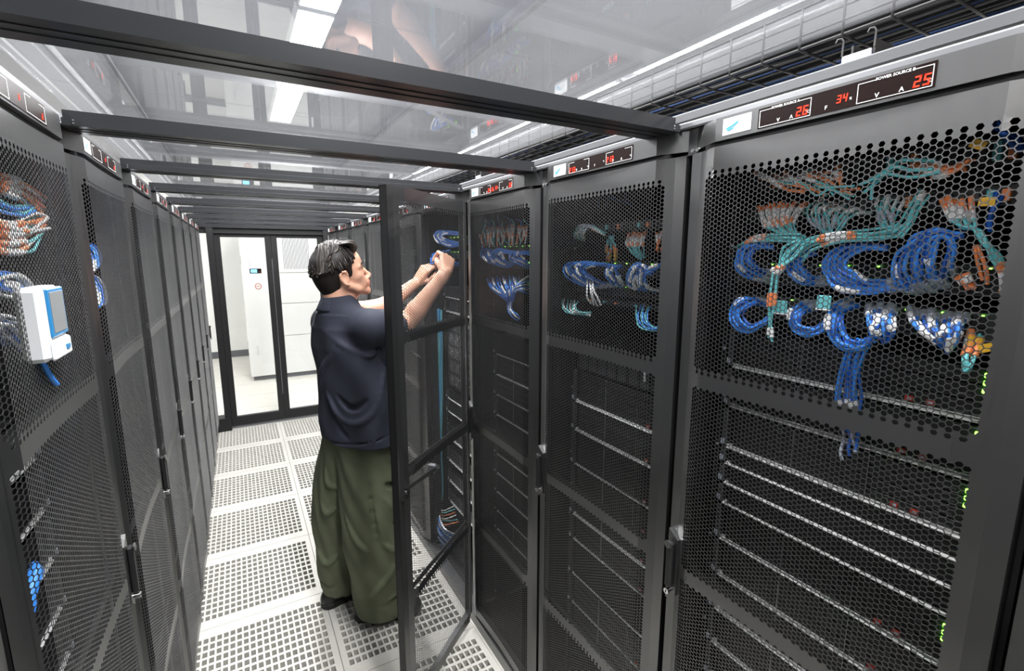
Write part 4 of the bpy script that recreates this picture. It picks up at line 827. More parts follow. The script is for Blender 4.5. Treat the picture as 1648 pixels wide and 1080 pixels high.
# ------------------------------------------------------------------ the man: implicit surfaces meshed as one skin per garment
def nrm(v): v = np.array(v, float); return v/np.linalg.norm(v)
class Field:
    def __init__(s, lo, hi, h):
        s.h = h; s.lo = np.array(lo, float); s.n = np.ceil((np.array(hi)-s.lo)/h).astype(int)+1
        s.D = np.full(s.n, .5, np.float32); s.ax = [s.lo[i]+h*np.arange(s.n[i]) for i in range(3)]
    def reg(s, lo, hi):
        sl = []
        for i in range(3):
            a = max(0, int((lo[i]-s.lo[i])/s.h)); b = min(s.n[i], int((hi[i]-s.lo[i])/s.h)+2)
            if b <= a: return None, None
            sl.append(slice(a, b))
        g = np.meshgrid(*[s.ax[i][sl[i]] for i in range(3)], indexing='ij')
        return tuple(sl), np.stack(g, -1)
    def put(s, sl, d, k, op=1):
        a = s.D[sl]
        if op == 1: h = np.clip(.5+.5*(a-d)/k, 0, 1); s.D[sl] = a*(1-h)+d*h-k*h*(1-h)
        else: d = -d; h = np.clip(.5-.5*(a-d)/k, 0, 1); s.D[sl] = a*(1-h)+d*h+k*h*(1-h)
    def cone(s, a, b, ra, rb, k=.01, op=1):
        a, b = np.array(a, float), np.array(b, float); m = max(ra, rb)+3*k+.01
        sl, P = s.reg(np.minimum(a, b)-m, np.maximum(a, b)+m)
        if sl is None: return s
        ab = b-a; t = np.clip(((P-a)@ab)/max(1e-9, ab@ab), 0, 1)
        s.put(sl, np.linalg.norm(P-(a+t[..., None]*ab), axis=-1)-(ra+(rb-ra)*t), k, op); return s
    def chain(s, pts, rs, k=.01, op=1):
        for i in range(len(pts)-1): s.cone(pts[i], pts[i+1], rs[i], rs[i+1], k, op)
        return s
    def ell(s, c, r, M=None, k=.01, op=1):
        c = np.array(c, float); r = np.array(r, float); m = r.max()+3*k+.01
        sl, P = s.reg(c-m, c+m)
        if sl is None: return s
        q = P-c
        if M is not None: q = q@M          # columns of M are the local axes
        k0 = np.linalg.norm(q/r, axis=-1); k1 = np.linalg.norm(q/(r*r), axis=-1)+1e-9
        s.put(sl, k0*(k0-1)/k1, k, op); return s
    def col(s, zs, cx, cy, a, b, ang, k=.02, ex=2.0, wob=None):
        """column of (super)elliptic slices, ang = direction of the a axis"""
        m = max(max(a), max(b))+.06
        sl, P = s.reg((min(cx)-m, min(cy)-m, min(zs)-.01), (max(cx)+m, max(cy)+m, max(zs)+.01))
        z = P[..., 2]; I = lambda v: np.interp(z, zs, v)
        dx = P[..., 0]-I(cx); dy = P[..., 1]-I(cy); an = I(ang) if hasattr(ang, '__len__') else ang
        u = dx*np.cos(an)+dy*np.sin(an); v = -dx*np.sin(an)+dy*np.cos(an); A, B = I(a), I(b)
        rr = (np.abs(u/A)**ex+np.abs(v/B)**ex)**(1/ex); d = (rr-1)*np.minimum(A, B)
        if wob is not None: d = d+wob(np.arctan2(v/B, u/A), z, P)
        d = np.maximum(d, np.maximum(min(zs)-z, z-max(zs))); s.put(sl, d, k); return s
    def cut(s, p, n): # keep the side opposite to n
        sl, P = s.reg(s.lo, s.lo+s.h*s.n); s.D[sl] = np.maximum(s.D[sl], (P-np.array(p))@nrm(n)); return s
    def mesh(s):
        D = s.D; ins = D < 0; n = D.shape
        cnt = np.zeros([i-1 for i in n], np.int8)
        C = [(i, j, k) for i in (0, 1) for j in (0, 1) for k in (0, 1)]
        sh = lambda A, c: A[c[0]:n[0]-1+c[0], c[1]:n[1]-1+c[1], c[2]:n[2]-1+c[2]]
        for c in C: cnt += sh(ins, c)
        act = (cnt > 0) & (cnt < 8); idx = np.argwhere(act); vid = np.full(act.shape, -1, np.int64); vid[act] = np.arange(len(idx))
        V = np.zeros((len(idx), 3)); W = np.zeros(len(idx)); i0, j0, k0 = idx.T
        for a in C:
            for d in range(3):
                if a[d]: continue
                b = list(a); b[d] = 1
                da = D[i0+a[0], j0+a[1], k0+a[2]]; db = D[i0+b[0], j0+b[1], k0+b[2]]; m = (da < 0) != (db < 0)
                t = np.where(m, da/np.where(m, da-db, 1), 0); p = np.tile(np.array(a, float), (len(idx), 1)); p[:, d] += t
                V += p*m[:, None]; W += m
        V = s.lo+s.h*(idx+V/W[:, None]); F = []
        for d in range(3):
            e = [1, 1, 1]; e[d] = 0; u, v = [(1, 2), (2, 0), (0, 1)][d]
            sl0 = tuple(slice(0 if q == d else 1, n[q]-1) for q in range(3)); sl1 = tuple(slice(1 if q == d else 1, n[q] if q == d else n[q]-1) for q in range(3))
            A = ins[sl0]; B = ins[sl1]; E = np.argwhere(A != B)+np.array([0 if q == d else 1 for q in range(3)])
            fl = A[tuple((E-np.array([0 if q == d else 1 for q in range(3)])).T)]
            def g(du, dv):
                q = E.copy(); q[:, u] -= du; q[:, v] -= dv; return vid[tuple(q.T)]
            Q = np.stack([g(1, 1), g(0, 1), g(0, 0), g(1, 0)], 1); Q[~fl] = Q[~fl][:, ::-1]; F.append(Q)
        return V, np.concatenate(F)
def relax(V, F, it=1, lam=.5):
    for _ in range(it):
        S = np.zeros_like(V); W = np.zeros(len(V))
        for i in range(4):
            a, b = F[:, i], F[:, (i+1) % 4]
            for q in range(3): S[:, q] += np.bincount(a, V[b, q], len(V))+np.bincount(b, V[a, q], len(V))
            W += np.bincount(a, minlength=len(V))+np.bincount(b, minlength=len(V))
        V = V*(1-lam)+lam*S/np.maximum(W, 1)[:, None]
    return V
def np_obj(name, parts, mats, parent=None, mfun=None):
    off = 0; VS = []; FS = []
    for V, F in parts: VS.append(V); FS.append(F+off); off += len(V)
    V = np.concatenate(VS); F = np.concatenate(FS); me = D.meshes.new(name)
    me.vertices.add(len(V)); me.vertices.foreach_set('co', V.ravel()); me.loops.add(F.size); me.loops.foreach_set('vertex_index', F.ravel())
    me.polygons.add(len(F)); me.polygons.foreach_set('loop_start', np.arange(len(F))*4); me.polygons.foreach_set('use_smooth', np.ones(len(F), bool))
    for m in mats: me.materials.append(m)
    if mfun is not None: me.polygons.foreach_set('material_index', mfun(V[F].mean(1)).astype(np.int32))
    me.update(calc_edges=True); return link(name, me, parent)

M_SKIN = mat('warm light skin', (.66, .36, .25), .48, var=.05, vscale=25); _b = M_SKIN.node_tree.nodes['Principled BSDF']
_b.inputs['Subsurface Weight'].default_value = .12; _b.inputs['Subsurface Radius'].default_value = (.02, .008, .004); _b.inputs['Subsurface Scale'].default_value = .3
M_LIP = mat('lip skin', (.50, .17, .14), .45)
M_HAIR = mat('dark brown hair', (.012, .009, .008), .5, spec=.3); M_HAIR2 = mat('brown hair highlight', (.040, .031, .025), .45, spec=.45)  # second hair colour paints the lamp highlights into some locks
M_NAVY = mat('navy knit fabric', (.022, .026, .042), .85, bump=.25, bscale=700, var=.10, vscale=6)
M_OLIVE = mat('olive cotton twill', (.110, .124, .074), .85, bump=.2, bscale=600, var=.12, vscale=7)
M_SHOE = mat('black shoe leather', (.012, .012, .013), .35)
M_SOCK = mat('black sock', (.012, .012, .014), .9)
M_EYE = mat('eye white', (.75, .72, .68), .25)

man = thing('person', 'man in navy polo and wide olive trousers reaching with both hands into the open rack', 'person', (.41, 2.29, 0))
MO = np.array([.41, 2.29, 0]); minv = lambda parts: [(V-MO, F) for V, F in parts]
FA = math.atan2(.423, .906)
SR, SL = np.array([.492, 2.105, 1.480]), np.array([.340, 2.430, 1.485])
ER, WR = np.array([.690, 2.265, 1.462]), np.array([.880, 2.200, 1.706])
EL, WL = np.array([.635, 2.425, 1.535]), np.array([.850, 2.560, 1.640])
HC = np.array([.408, 2.283, 1.690])        # centre between the ears
hy, hp = math.radians(3), math.radians(15)
hx = np.array([math.cos(hp)*math.cos(hy), math.cos(hp)*math.sin(hy), math.sin(hp)]); hl = np.array([-math.sin(hy), math.cos(hy), 0]); hz = np.cross(hx, hl)
HM = np.stack([hx, hl, hz], 1)
HS = 1.03
H = lambda x, y, z: HC+HM@(np.array([x, y, z])*HS)
b1 = Field((.08, 1.95, .98), (1.02, 2.70, 1.92), .0034)
# trunk, neck, shoulders (under the shirt)
b1.chain([(.435, 2.27, 1.06), (.425, 2.27, 1.25), (.41, 2.28, 1.44)], [.090, .10, .09], .02)
b1.chain([SR+[-.02, .02, -.01], (.41, 2.28, 1.50), SL+[.0, -.02, -.01]], [.052, .07, .052], .03)
b1.chain([(.385, 2.285, 1.50), (.390, 2.285, 1.585), H(-.035, 0, -.05)], [.072, .062, .062], .02)
# head
b1.ell(H(-.012, 0, .045), np.array([.100, .080, .096])*HS, HM, .01)
b1.ell(H(.030, 0, .030), np.array([.070, .068, .078])*HS, HM, .015)
b1.ell(H(.042, 0, -.028), np.array([.056, .050, .056])*HS, HM, .02)
for y in (-1, 1):
    b1.chain([H(.002, y*.056, -.034), H(.044, y*.042, -.062), H(.084, y*.012, -.082)], [.016*HS, .014*HS, .015*HS], .016)   # jaw line
    b1.ell(H(.060, y*.040, -.010), np.array([.026, .022, .022])*HS, HM, .018); b1.ell(H(.072, y*.030, -.040), np.array([.024, .020, .026])*HS, HM, .016)      # cheek
    b1.chain([H(.088, y*.012, .036), H(.074, y*.052, .030)], [.010, .009], .012)    # brow ridge
    b1.ell(H(.096, y*.032, .018), np.array([.012, .015, .009])*HS, HM, .010, -1)     # eye socket
    b1.ell(H(.078, y*.033, .014), np.array([.0135, .014, .012])*HS, HM, .004)
    b1.ell(H(.1105, y*.010, -.031), np.array([.008, .007, .006])*HS, HM, .006)       # nostril wing
    # ear
    E = lambda x, z, q=0: H(x, y*(.077+q), z)
    b1.ell(E(-.004, .0), np.array([.019, .008, .031])*HS, HM, .006)
    b1.chain([E(.012, .012, .006), E(.006, .028, .009), E(-.010, .031, .012), E(-.021, .018, .013), E(-.021, .0, .011), E(-.010, -.022, .007), E(.004, -.030, .004)], [.0045, .005, .005, .005, .0045, .0045, .006], .004)
    b1.ell(E(-.004, .004, .012), np.array([.011, .009, .017])*HS, HM, .004, -1)
b1.ell(H(.078, 0, .062), np.array([.022, .052, .040])*HS, HM, .02)                  # forehead
b1.chain([H(.092, 0, .030), H(.104, 0, .004), H(.1215, 0, -.020)], [.008, .0085, .0095], .008)  # nose bridge
b1.ell(H(.112, 0, -.027), np.array([.012, .012, .009])*HS, HM, .006)
b1.ell(H(.090, 0, -.052), np.array([.021, .028, .022])*HS, HM, .012)
b1.chain([H(.1055, -.017, -.049), H(.1120, 0, -.0465), H(.1055, .017, -.049)], [.0035, .0050, .0035], .005)
b1.chain([H(.1020, -.015, -.0600), H(.1085, 0, -.0600), H(.1020, .015, -.0600)], [.0038, .0058, .0038], .005)
b1.chain([H(.112, -.018, -.0543), H(.117, 0, -.0535), H(.112, .018, -.0543)], [.0016, .0022, .0016], .002, -1)
b1.ell(H(.088, 0, -.084), np.array([.019, .022, .017])*HS, HM, .012)                # chin
b1.chain([H(.080, 0, -.082), H(.03, 0, -.066), (.418, 2.283, 1.57)], [.010, .026, .048], .022)
# arms
b1.chain([SR, SR*.45+ER*.55, ER, ER*.72+WR*.28+[0, 0, -.004], WR*.9+ER*.1, WR], [.055, .052, .046, .047, .031, .029], .015)
b1.chain([SL, SL*.45+EL*.55, EL, EL*.72+WL*.28, WL*.9+EL*.1, WL], [.055, .050, .043, .043, .029, .027], .015)
def hand(W, d, n, th, curl, sp, thumb, sc=1.06):
    """palm along d, palm normal n, th = thumb side; fingers are chains bending towards n"""
    d = nrm(d); n = nrm(np.array(n)-d*np.dot(n, d)); t = nrm(np.cross(d, n)); t = t if np.dot(t, th) > 0 else -t
    tips = []
    P0 = W+d*.012*sc
    for i, (off, L) in enumerate(((.030, .045), (.010, .050), (-.010, .046), (-.029, .037))):
        K = W+(d*(.092-.004*abs(i-1))+t*off)*sc
        b1.chain([P0+t*off*.55*sc, K], [.0165, .0120], .010)
        a = 0; p = K; dirs = []; pts = [p]; LL = (L, L*.62, L*.50)
        for q in range(3):
            a += math.radians(curl[i][q]); dd = d*math.cos(a)+n*math.sin(a)+t*sp[i]; dd = nrm(dd); p = p+dd*LL[q]*sc; pts.append(p)
        b1.chain(pts, [.0102, .0092, .0082, .0068], .0035); b1.ell(pts[1], (.0103, .0103, .0103), None, .004); tips.append(pts)
    b1.ell(W+(d*.045+n*.006)*sc, np.array([.046, .036, .017])*sc, np.stack([d, t, n], 1), .012)
    b1.ell(W+(d*.035+n*.014+t*.020)*sc, np.array([.030, .015, .014])*sc, np.stack([d, t, n], 1), .010)
    T = [W+(d*.018+t*.020+n*.010)*sc]+[W+(d*x+t*y+n*z)*sc for x, y, z in thumb]
    b1.chain(T, [.014, .0125, .0108, .0085], .005)
    return tips, T
tR, TR = hand(WR, (.035, .055, .085), (-.12, .95, -.12), (-.9, -.3, 0), [(48, 66, 34), (56, 70, 34), (64, 74, 34), (72, 76, 34)], (.06, .0, -.04, -.08), [(.050, .036, .026), (.080, .030, .045), (.100, .020, .058)])
tL, TL = hand(WL, (.055, -.040, .095), (.90, .30, -.25), (.2, -1, 0), [(22, 42, 22), (38, 52, 26), (48, 58, 28), (56, 62, 30)], (.02, .0, -.03, -.06), [(.046, .046, .018), (.078, .048, .030), (.106, .038, .040)])
body1 = b1.mesh(); body1 = (relax(*body1, it=1, lam=.35), body1[1])
b2 = Field((.12, 1.98, .03), (.78, 2.66, 1.0), .008)
LR = [(.452, 2.228, .94), (.478, 2.205, .52), (.425, 2.222, .09)]; LL_ = [(.412, 2.335, .94), (.338, 2.418, .52), (.300, 2.420, .09)]
for L_, fd in ((LR, (.94, -.34)), (LL_, (.96, .26))):
    b2.chain(L_, [.068, .054, .036], .02); b2.chain([L_[2], (L_[2][0]+fd[0]*.06, L_[2][1]+fd[1]*.06, .055), (L_[2][0]+fd[0]*.16, L_[2][1]+fd[1]*.16, .040)], [.036, .033, .024], .01)
body2 = b2.mesh(); body2 = (relax(*body2, it=1), body2[1])
def skin_mat(c):
    q = (c+MO-HC)@HM/HS; r = np.zeros(len(c))
    r[(q[:, 0] > .098) & (np.abs(q[:, 1]) < .021) & (q[:, 2] < -.0445) & (q[:, 2] > -.0655)] = 1
    r[c[:, 2] < .30] = 2; return r
np_obj('body', minv([body1, body2]), [M_SKIN, M_LIP, M_SOCK], man, skin_mat)
for y in (-1, 1):
    e = MB(); c0 = H(.081, y*.033, .015)-MO
    e.tube([c0-hx*.010, c0-hx*.006, c0, c0+hx*.006, c0+hx*.0100], [.004, .010, .0118, .0098, .003], M_EYE, 12); e.tube([c0+hx*.0098, c0+hx*.0118], [.0055, .003], M_HAIR, 10)
    e.obj('eye', man)
    e = MB(); P = [H(.0975, y*.022, .019), H(.0965, y*.033, .0225), H(.087, y*.047, .017)]
    e.tube([p-MO for p in catmull(P, 3)], [.001]+[.0022]*5+[.001], M_HAIR, 6); e.obj('eyelash', man)
    e = MB(); P = [H(.1015, y*.016, .037), H(.0985, y*.034, .0435), H(.084, y*.053, .037)]
    e.tube([p-MO for p in catmull(P, 3)], [.002, .004, .0045, .0045, .004, .003, .0015], M_HAIR, 6); e.obj('eyebrow', man)
# hair: cropped sides plus long waved top
hf = Field(HC-.24, HC+.24, .0036)
hf.ell(H(-.014, 0, .047), np.array([.103, .0865, .102])*HS, HM, .01); hf.ell(H(-.050, 0, .002), np.array([.060, .068, .082])*HS, HM, .02)
hf.ell(H(-.008, 0, .072), np.array([.097, .085, .078])*HS, HM, .02)
sl, P = hf.reg(hf.lo, hf.lo+hf.h*hf.n); q = (P-HC)@HM/HS
zm = np.interp(q[..., 0], [-.16, -.10, -.055, -.030, -.022, .014, .018, .036, .044, .060, .078, .10], [-.090, -.088, -.078, -.060, .030, .034, -.004, .002, .045, .072, .092, .110])
hf.D = np.maximum(hf.D, (zm-q[..., 2])*.75).astype(np.float32); hv, hfc = hf.mesh(); hv = relax(hv, hfc, 1)
rr = random.Random(11); hair = np_obj('hair', minv([(hv, hfc)]), [M_HAIR], man)
lk = MB(); lk2 = MB()  # lk2 takes the locks in the painted highlight colour
for i in range(560):
    a = rr.uniform(-1, 1); s0 = rr.uniform(0, 1); side = math.copysign(1, a)
    x0 = .070-.10*s0+rr.uniform(-.01, .01); y0 = a*.052; L = rr.uniform(.6, 1.1)
    # start near the crown line, sweep sideways and back, ending above the cropped sides
    lift = rr.uniform(.0, .013)
    def S(x, y, extra): # point on the hair cap
        x_ = (x+.012)/.110; y_ = y/.091; rr2 = max(0, 1-x_*x_-y_*y_); return (x, y, .050+.090*math.sqrt(rr2)+extra)
    kf = 1-.75*max(0, x0)/.07; y1 = side*(abs(y0)+.030*L*kf); y2 = side*min(.086, abs(y0)+.055*L*kf); w = rr.uniform(-.006, .006)
    x1 = x0-.026*L; x2 = x0-.050*L; x3 = x0-.066*L
    pts = [S(x0, y0*.8, lift), S(x0-.012, y0, lift+.010), S(x1, y1*.9+w, lift+.006), S(max(x2, -.104), y2*.93-w, lift*.7), S(max(x3, -.108), y2*.97+w, -.004)]
    c_ = catmull([H(*p)-MO for p in pts], 4); n_ = len(c_); r0 = rr.uniform(.0036, .0062)
    (lk2 if rr.random() < .35 else lk).tube(c_, [r0*(.5+.7*math.sin(math.pi*min(.999, (k+1)/n_))) for k in range(n_)], M_HAIR2 if False else M_HAIR, 5)
for i in range(46): # front wave rising off the forehead
    y = rr.uniform(-.05, .05); o_ = rr.uniform(0, .012); x = .076+rr.uniform(-.006, .006)-abs(y)*.4
    pts = [(x-.010, y, .082), (x+.010+o_, y*1.1-.004, .104+o_), (x+.002+o_, y*1.15-.010, .126+o_), (x-.034, y*1.2-.012, .140+o_*.6), (x-.085, y*1.2-.012, .140)]
    pts = [(p[0]+rr.uniform(-.006, .006), p[1]+rr.uniform(-.006, .006), p[2]+rr.uniform(-.007, .004)) for p in pts[:4]]
    c_ = catmull([H(*p)-MO for p in pts], 4); n_ = len(c_)
    (lk2 if i % 3 == 0 else lk).tube(c_, [.0042*(.4+.8*math.sin(math.pi*(k+1)/(n_+1))) for k in range(n_)], M_HAIR, 5)
for i in range(60): # rim of longer hair over the cropped side and back, with a flick at the back
    t = i/59; an = math.radians(28+t*304); cx_, cy_ = math.cos(an), math.sin(an); z = .050+.012*math.sin(i*1.7)+.02*(cx_ > .3)
    p0 = (-.012+.078*cx_, .074*cy_, z+.045); p1 = (-.014+.098*cx_, .088*cy_, z+.016); p2 = (-.014+.101*cx_, .092*cy_, z-.004); p3 = (-.014+.104*cx_-.006*(cx_ < -.8), .091*cy_, z-.010+.010*(cx_ < -.8))
    c_ = catmull([H(*p)-MO for p in (p0, p1, p2, p3)], 4); n_ = len(c_)
    (lk2 if i % 3 == 0 else lk).tube(c_, [.0050*(.4+.8*math.sin(math.pi*(k+1)/(n_+1))) for k in range(n_)], M_HAIR, 5)
lk.obj('hair_lock', man); lk2.mats[:] = [M_HAIR2 if lk2.mats else M_HAIR]; o_ = lk2.obj('highlight_hair_lock', man); o_['kind'] = 'stuff'; D.objects['hair_lock']['kind'] = 'stuff'

# polo shirt
sh = Field((.10, 1.90, .86), (.80, 2.66, 1.66), .0052)
def swob(th, z, P):
    f = .0045*np.sin(3*th+9*z)*np.clip((1.5-z)*3, 0, 1)+.0035*np.sin(7*th-14*z+1)+.003*np.sin(5*th+22*z)
    return f*np.clip((z-.86)*6, .25, 1)
sh.col([.86, .98, 1.10, 1.25, 1.38, 1.47, 1.52], [.446, .446, .444, .438, .426, .410, .400], [2.254, 2.254, 2.256, 2.260, 2.266, 2.275, 2.280],
       [.148, .148, .144, .142, .138, .118, .085], [.198, .192, .188, .186, .188, .172, .12], FA, .02, 2.3, swob)
sh.chain([SR+[-.015, .015, -.005], (.395, 2.28, 1.515), SL+[.015, -.025, -.008]], [.070, .086, .066], .035)
sh.chain([(.393, 2.284, 1.50), (.392, 2.284, 1.575)], [.085, .073], .03)
sR = SR*.32+ER*.68; sL = SL*.32+EL*.68
sh.chain([SR, SR*.5+sR*.5+[0, 0, -.012], sR+[0, 0, -.012]], [.080, .080, .074], .035); sh.chain([SL+[.02, -.02, 0], sL], [.068, .064], .03)
def onb(th, z, r=1.0): # point on the trunk of the shirt
    zz = [.86, .98, 1.10, 1.25, 1.38, 1.47, 1.52]; I = lambda v: np.interp(z, zz, v)
    a, b = I([.148, .148, .144, .142, .138, .118, .085])*r, I([.198, .192, .188, .186, .188, .172, .12])*r
    u, v = a*math.cos(th), b*math.sin(th); ca, sa = math.cos(FA), math.sin(FA)
    return np.array([I([.446, .446, .444, .438, .426, .410, .400])+u*ca-v*sa, I([2.254, 2.254, 2.256, 2.260, 2.266, 2.275, 2.280])+u*sa+v*ca, z])
R_ = math.radians
for pts, r, op in (([(-62, 1.36), (-88, 1.22), (-112, 1.10), (-140, 1.06), (-168, 1.10), (-185, 1.18)], .012, 1), ([(-70, 1.40), (-105, 1.36), (-140, 1.40), (-170, 1.46)], .011, 1),
                   ([(-60, 1.30), (-66, 1.15), (-62, 1.0)], .010, 1), ([(-152, .99), (-170, 1.05), (-186, 1.13)], .010, -1), ([(-120, 1.16), (-140, 1.13), (-165, 1.18)], .010, -1),
                   ([(-95, 1.44), (-75, 1.33), (-50, 1.24)], .010, -1), ([(-165, 1.36), (-190, 1.28), (-205, 1.16)], .012, 1), ([(-35, 1.32), (-28, 1.15), (-30, .95)], .011, 1)):
    c_ = catmull([onb(R_(t), z, .985 if op > 0 else 1.02) for t, z in pts], 4); n_ = len(c_); sh.chain(c_, [r*(.35+.65*math.sin(math.pi*(k+.5)/n_)) for k in range(n_)], .014, op)
# sleeve creases
for q in (.25, .5, .78):
    c0 = SR*(1-q)+sR*q; sh.chain([c0+[-.01, -.055, .050], c0+[.01, -.078, .0], c0+[.02, -.055, -.055]], [.004, .009, .004], .012, 1 if q != .5 else -1)
hz_ = lambda t: .934+.10*(onb(R_(t), .94)[0]-.436)+.036
sh.chain([onb(R_(t), .96, 1.0)*[1, 1, 0]+[0, 0, hz_(t)] for t in range(-200, 20, 8)], [.0042]*28, .004, -1)
sh.cut((.436, 2.264, .938), (-.10, .02, -1)); sh.cut(sR, ER-SR); 
sv, sf = sh.mesh(); sv = relax(sv, sf, 1)
shirt = np_obj('polo_shirt', minv([(sv, sf)]), [M_NAVY], man)
def band(ang_pts, z_of, h_, rr_, name, parent, m):
    b = MB(); n = len(ang_pts); vs = []
    for t in ang_pts:
        z = z_of(t)
        for dz, r in ((0, rr_), (h_, rr_), (h_, rr_-.012), (0, rr_-.012)): vs.append(onb(R_(t), max(z+dz, .87), r)-MO)
    for i, t in enumerate(ang_pts):
        for k in range(4): vs[i*4+k][2] = z_of(t)+(h_ if k in (1, 2) else 0)
    b.add(vs, [[i*4+k, ((i+1) % n)*4+k, ((i+1) % n)*4+(k+1) % 4, i*4+(k+1) % 4] for i in range(n) for k in range(4)], m, True); return b.obj(name, parent)
# band(list(range(0, 360, 6)), lambda t: .934-.10*0-.10*(onb(R_(t), .94)[0]-.436)*-1*-1+.002, .034, 1.012, 'hem_band', shirt, M_NAVY)
# collar: stand and fold-over around the neck
cb = MB(); NC_ = 40; vs = []
ctr = np.array([.392, 2.284, 1.565])
for i in range(NC_+1):
    t = math.radians(28)+i/NC_*math.radians(304); ca, sa = math.cos(t), math.sin(t)
    back = (1-ca)/2
    for (r, z) in ((.066, -.005), (.0665, .024+.014*back), (.072, .026+.014*back), (.092, -.018+.010*back), (.096, -.030+.012*back), (.090, -.030+.012*back)):
        vs.append(ctr+[r*1.10*ca+.005, r*.98*sa, z]-MO)
cb.add(vs, [[i*6+k, i*6+(k+1) % 6, (i+1)*6+(k+1) % 6, (i+1)*6+k] for i in range(NC_) for k in range(6)]+[[0, 1, 2, 3, 4, 5], [NC_*6+k for k in (5, 4, 3, 2, 1, 0)]], M_NAVY, True)
cb.obj('collar', shirt)

# trousers
tr = Field((.12, 1.96, .0), (.80, 2.70, 1.06), .0056)
def twob(ph):
    def f(th, z, P):
        return (.004*np.sin(4*th+7*z+ph)+.004*np.sin(2*th-19*z+ph)*np.clip(1.1-z*1.3, .1, 1)+.003*np.sin(9*th+30*z+ph))*np.clip(z*8, .3, 1)
    return f
tr.col([.030, .20, .42, .64, .84, 1.04], [.492, .494, .486, .474, .462, .445], [2.205, 2.203, 2.208, 2.212, 2.222, 2.240], [.116, .136, .148, .142, .128, .114], [.106, .124, .134, .128, .118, .112], -.25, .03, 2.2, twob(.3))
tr.col([.030, .20, .42, .64, .84, 1.04], [.330, .330, .336, .356, .392, .425], [2.418, 2.420, 2.418, 2.402, 2.362, 2.320], [.080, .094, .108, .120, .120, .112], [.082, .096, .106, .114, .112, .108], .15, .009, 2.2, twob(2.1))
tr.chain([(.400, 2.318, .66), (.404, 2.316, .30), (.400, 2.318, .02)], [.006, .020, .034], .012, -1)
tr.chain([(.442, 2.280, 1.02), (.432, 2.290, .86)], [.120, .110], .03)
def leg(c, r, t, z): return np.array([c[0]+r*math.cos(R_(t)), c[1]+r*math.sin(R_(t)), z])
N1 = lambda t, z, q=1: leg((np.interp(z, [.03, .42, 1.04], [.492, .486, .445]), np.interp(z, [.03, .42, 1.04], [2.205, 2.208, 2.240])), np.interp(z, [.03, .2, .42, .84, 1.04], [.110, .131, .142, .130, .126])*q, t, z)
for pts, r, op in (([(-95, .98), (-100, .75), (-98, .52), (-90, .40)], .0085, -1), ([(-20, .76), (-45, .72), (-65, .74)], .012, -1), ([(-15, .66), (-38, .60), (-58, .62), (-75, .68)], .014, 1), ([(-10, .56), (-35, .50), (-60, .55)], .012, -1), ([(-15, .86), (-40, .84), (-60, .86)], .010, 1),
                   ([(-120, .20), (-95, .26), (-60, .36), (-30, .46)], .014, 1), ([(-110, .12), (-80, .13), (-40, .18)], .010, -1), ([(-160, .60), (-140, .50), (-120, .44)], .012, 1), ([(-20, .30), (-50, .22), (-80, .16)], .012, 1), ([(-85, .46), (-70, .42), (-50, .45)], .011, 1)):
    c_ = catmull([N1(t, z, .99 if op > 0 else 1.0) for t, z in pts], 4); n_ = len(c_); tr.chain(c_, [r*(.3+.7*math.sin(math.pi*(k+.5)/n_)) for k in range(n_)], .012, op)
N2 = lambda t, z: leg((np.interp(z, [.03, .42, 1.04], [.332, .336, .425]), np.interp(z, [.03, .42, 1.04], [2.418, 2.418, 2.32])), np.interp(z, [.03, .42, 1.04], [.092, .111, .124]), t, z)
for pts, r, op in (([(-150, .62), (-130, .56), (-105, .60)], .012, 1), ([(-160, .34), (-130, .28), (-100, .32)], .012, 1), ([(-165, .16), (-135, .13), (-100, .15)], .009, -1), ([(-150, .80), (-135, .72), (-110, .70)], .011, 1)):
    c_ = catmull([N2(t, z) for t, z in pts], 4); n_ = len(c_); tr.chain(c_, [r*(.3+.7*math.sin(math.pi*(k+.5)/n_)) for k in range(n_)], .012, op)
tr.cut((.4, 2.3, .058), (-.10, .10, -1))
tv, tf = tr.mesh(); tv = relax(tv, tf, 1)
pants = np_obj('trousers', minv([(tv, tf)]), [M_OLIVE], man)
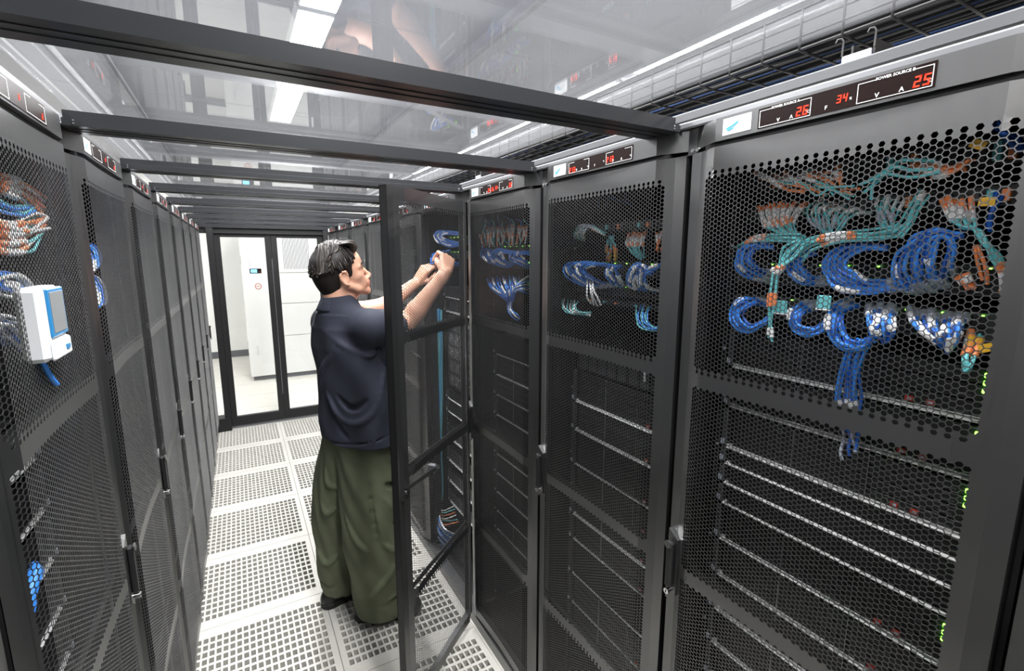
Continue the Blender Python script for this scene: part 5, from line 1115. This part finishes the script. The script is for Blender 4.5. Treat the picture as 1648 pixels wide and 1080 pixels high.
# shoes
def shoe(heel, toe):
    heel = np.array([*heel, 0]); toe = np.array([*toe, 0]); d = nrm(toe-heel); s = np.array([-d[1], d[0], 0]); L = np.linalg.norm(toe-heel); up = np.array([0, 0, 1.])
    M = np.stack([d, s, up], 1); f = Field(heel+toe*0-.2+[0, 0, .18], toe+.2, .004)
    f = Field(np.minimum(heel, toe)-[.1, .1, .02], np.maximum(heel, toe)+[.1, .1, .16], .004)
    Q = lambda x, y, z: heel+d*x*L+s*y+up*z
    f.ell(Q(.15, 0, .045), (.052, .040, .050), M, .02); f.ell(Q(.45, 0, .048), (.085, .043, .042), M, .025); f.ell(Q(.78, 0, .036), (.075, .053, .036), M, .02)
    f.ell(Q(.90, 0, .040), (.042, .045, .030), M, .015); f.cone(Q(.18, 0, .05), Q(.16, 0, .095), .038, .036, .015); f.cone(Q(.36, 0, .065), Q(.26, 0, .09), .034, .034, .02)
    f.cut(Q(0, 0, .018), (0, 0, -1)); V, F = f.mesh(); V = relax(V, F, 1)
    o = np_obj('shoe', [(V-MO, F)], [M_SHOE], man)
    out = []
    for x, w_ in ((0, .0), (.01, .018), (.05, .033), (.14, .041), (.30, .041), (.45, .040), (.62, .049), (.78, .056), (.90, .050), (.97, .032), (1.0, .0)): out.append((x, w_))
    P = [(x, w_) for x, w_ in out]+[(x, -w_) for x, w_ in out[::-1][1:-1]]
    b = MB(); n = len(P); vs = []
    for z, q in ((.0, .97), (.006, 1.0), (.024, 1.0), (.030, .95)):
        for x, w_ in P: vs.append(Q(.5+(x-.5)*1.02*q, w_*1.06*q, z)-MO)
    b.add(vs, [[k*n+i, k*n+(i+1) % n, (k+1)*n+(i+1) % n, (k+1)*n+i] for k in range(3) for i in range(n)]+[list(range(n))[::-1], list(range(3*n, 4*n))], M_RUBBER, False)
    b.obj('sole', o)
    lc = MB()
    for q in (.40, .46, .52): lc.tube([Q(q, -.022, .083-.05*(q-.4)), Q(q+.02, 0, .093-.10*(q-.4)), Q(q, .022, .083-.05*(q-.4))], .0025, M_RUBBER, 5)
    for v in lc.v: pass
    lc.v = [tuple(np.array(v)-MO) for v in lc.v]; lc.obj('lace', o)
shoe((.372, 2.245), (.672, 2.140)); shoe((.240, 2.395), (.540, 2.475))
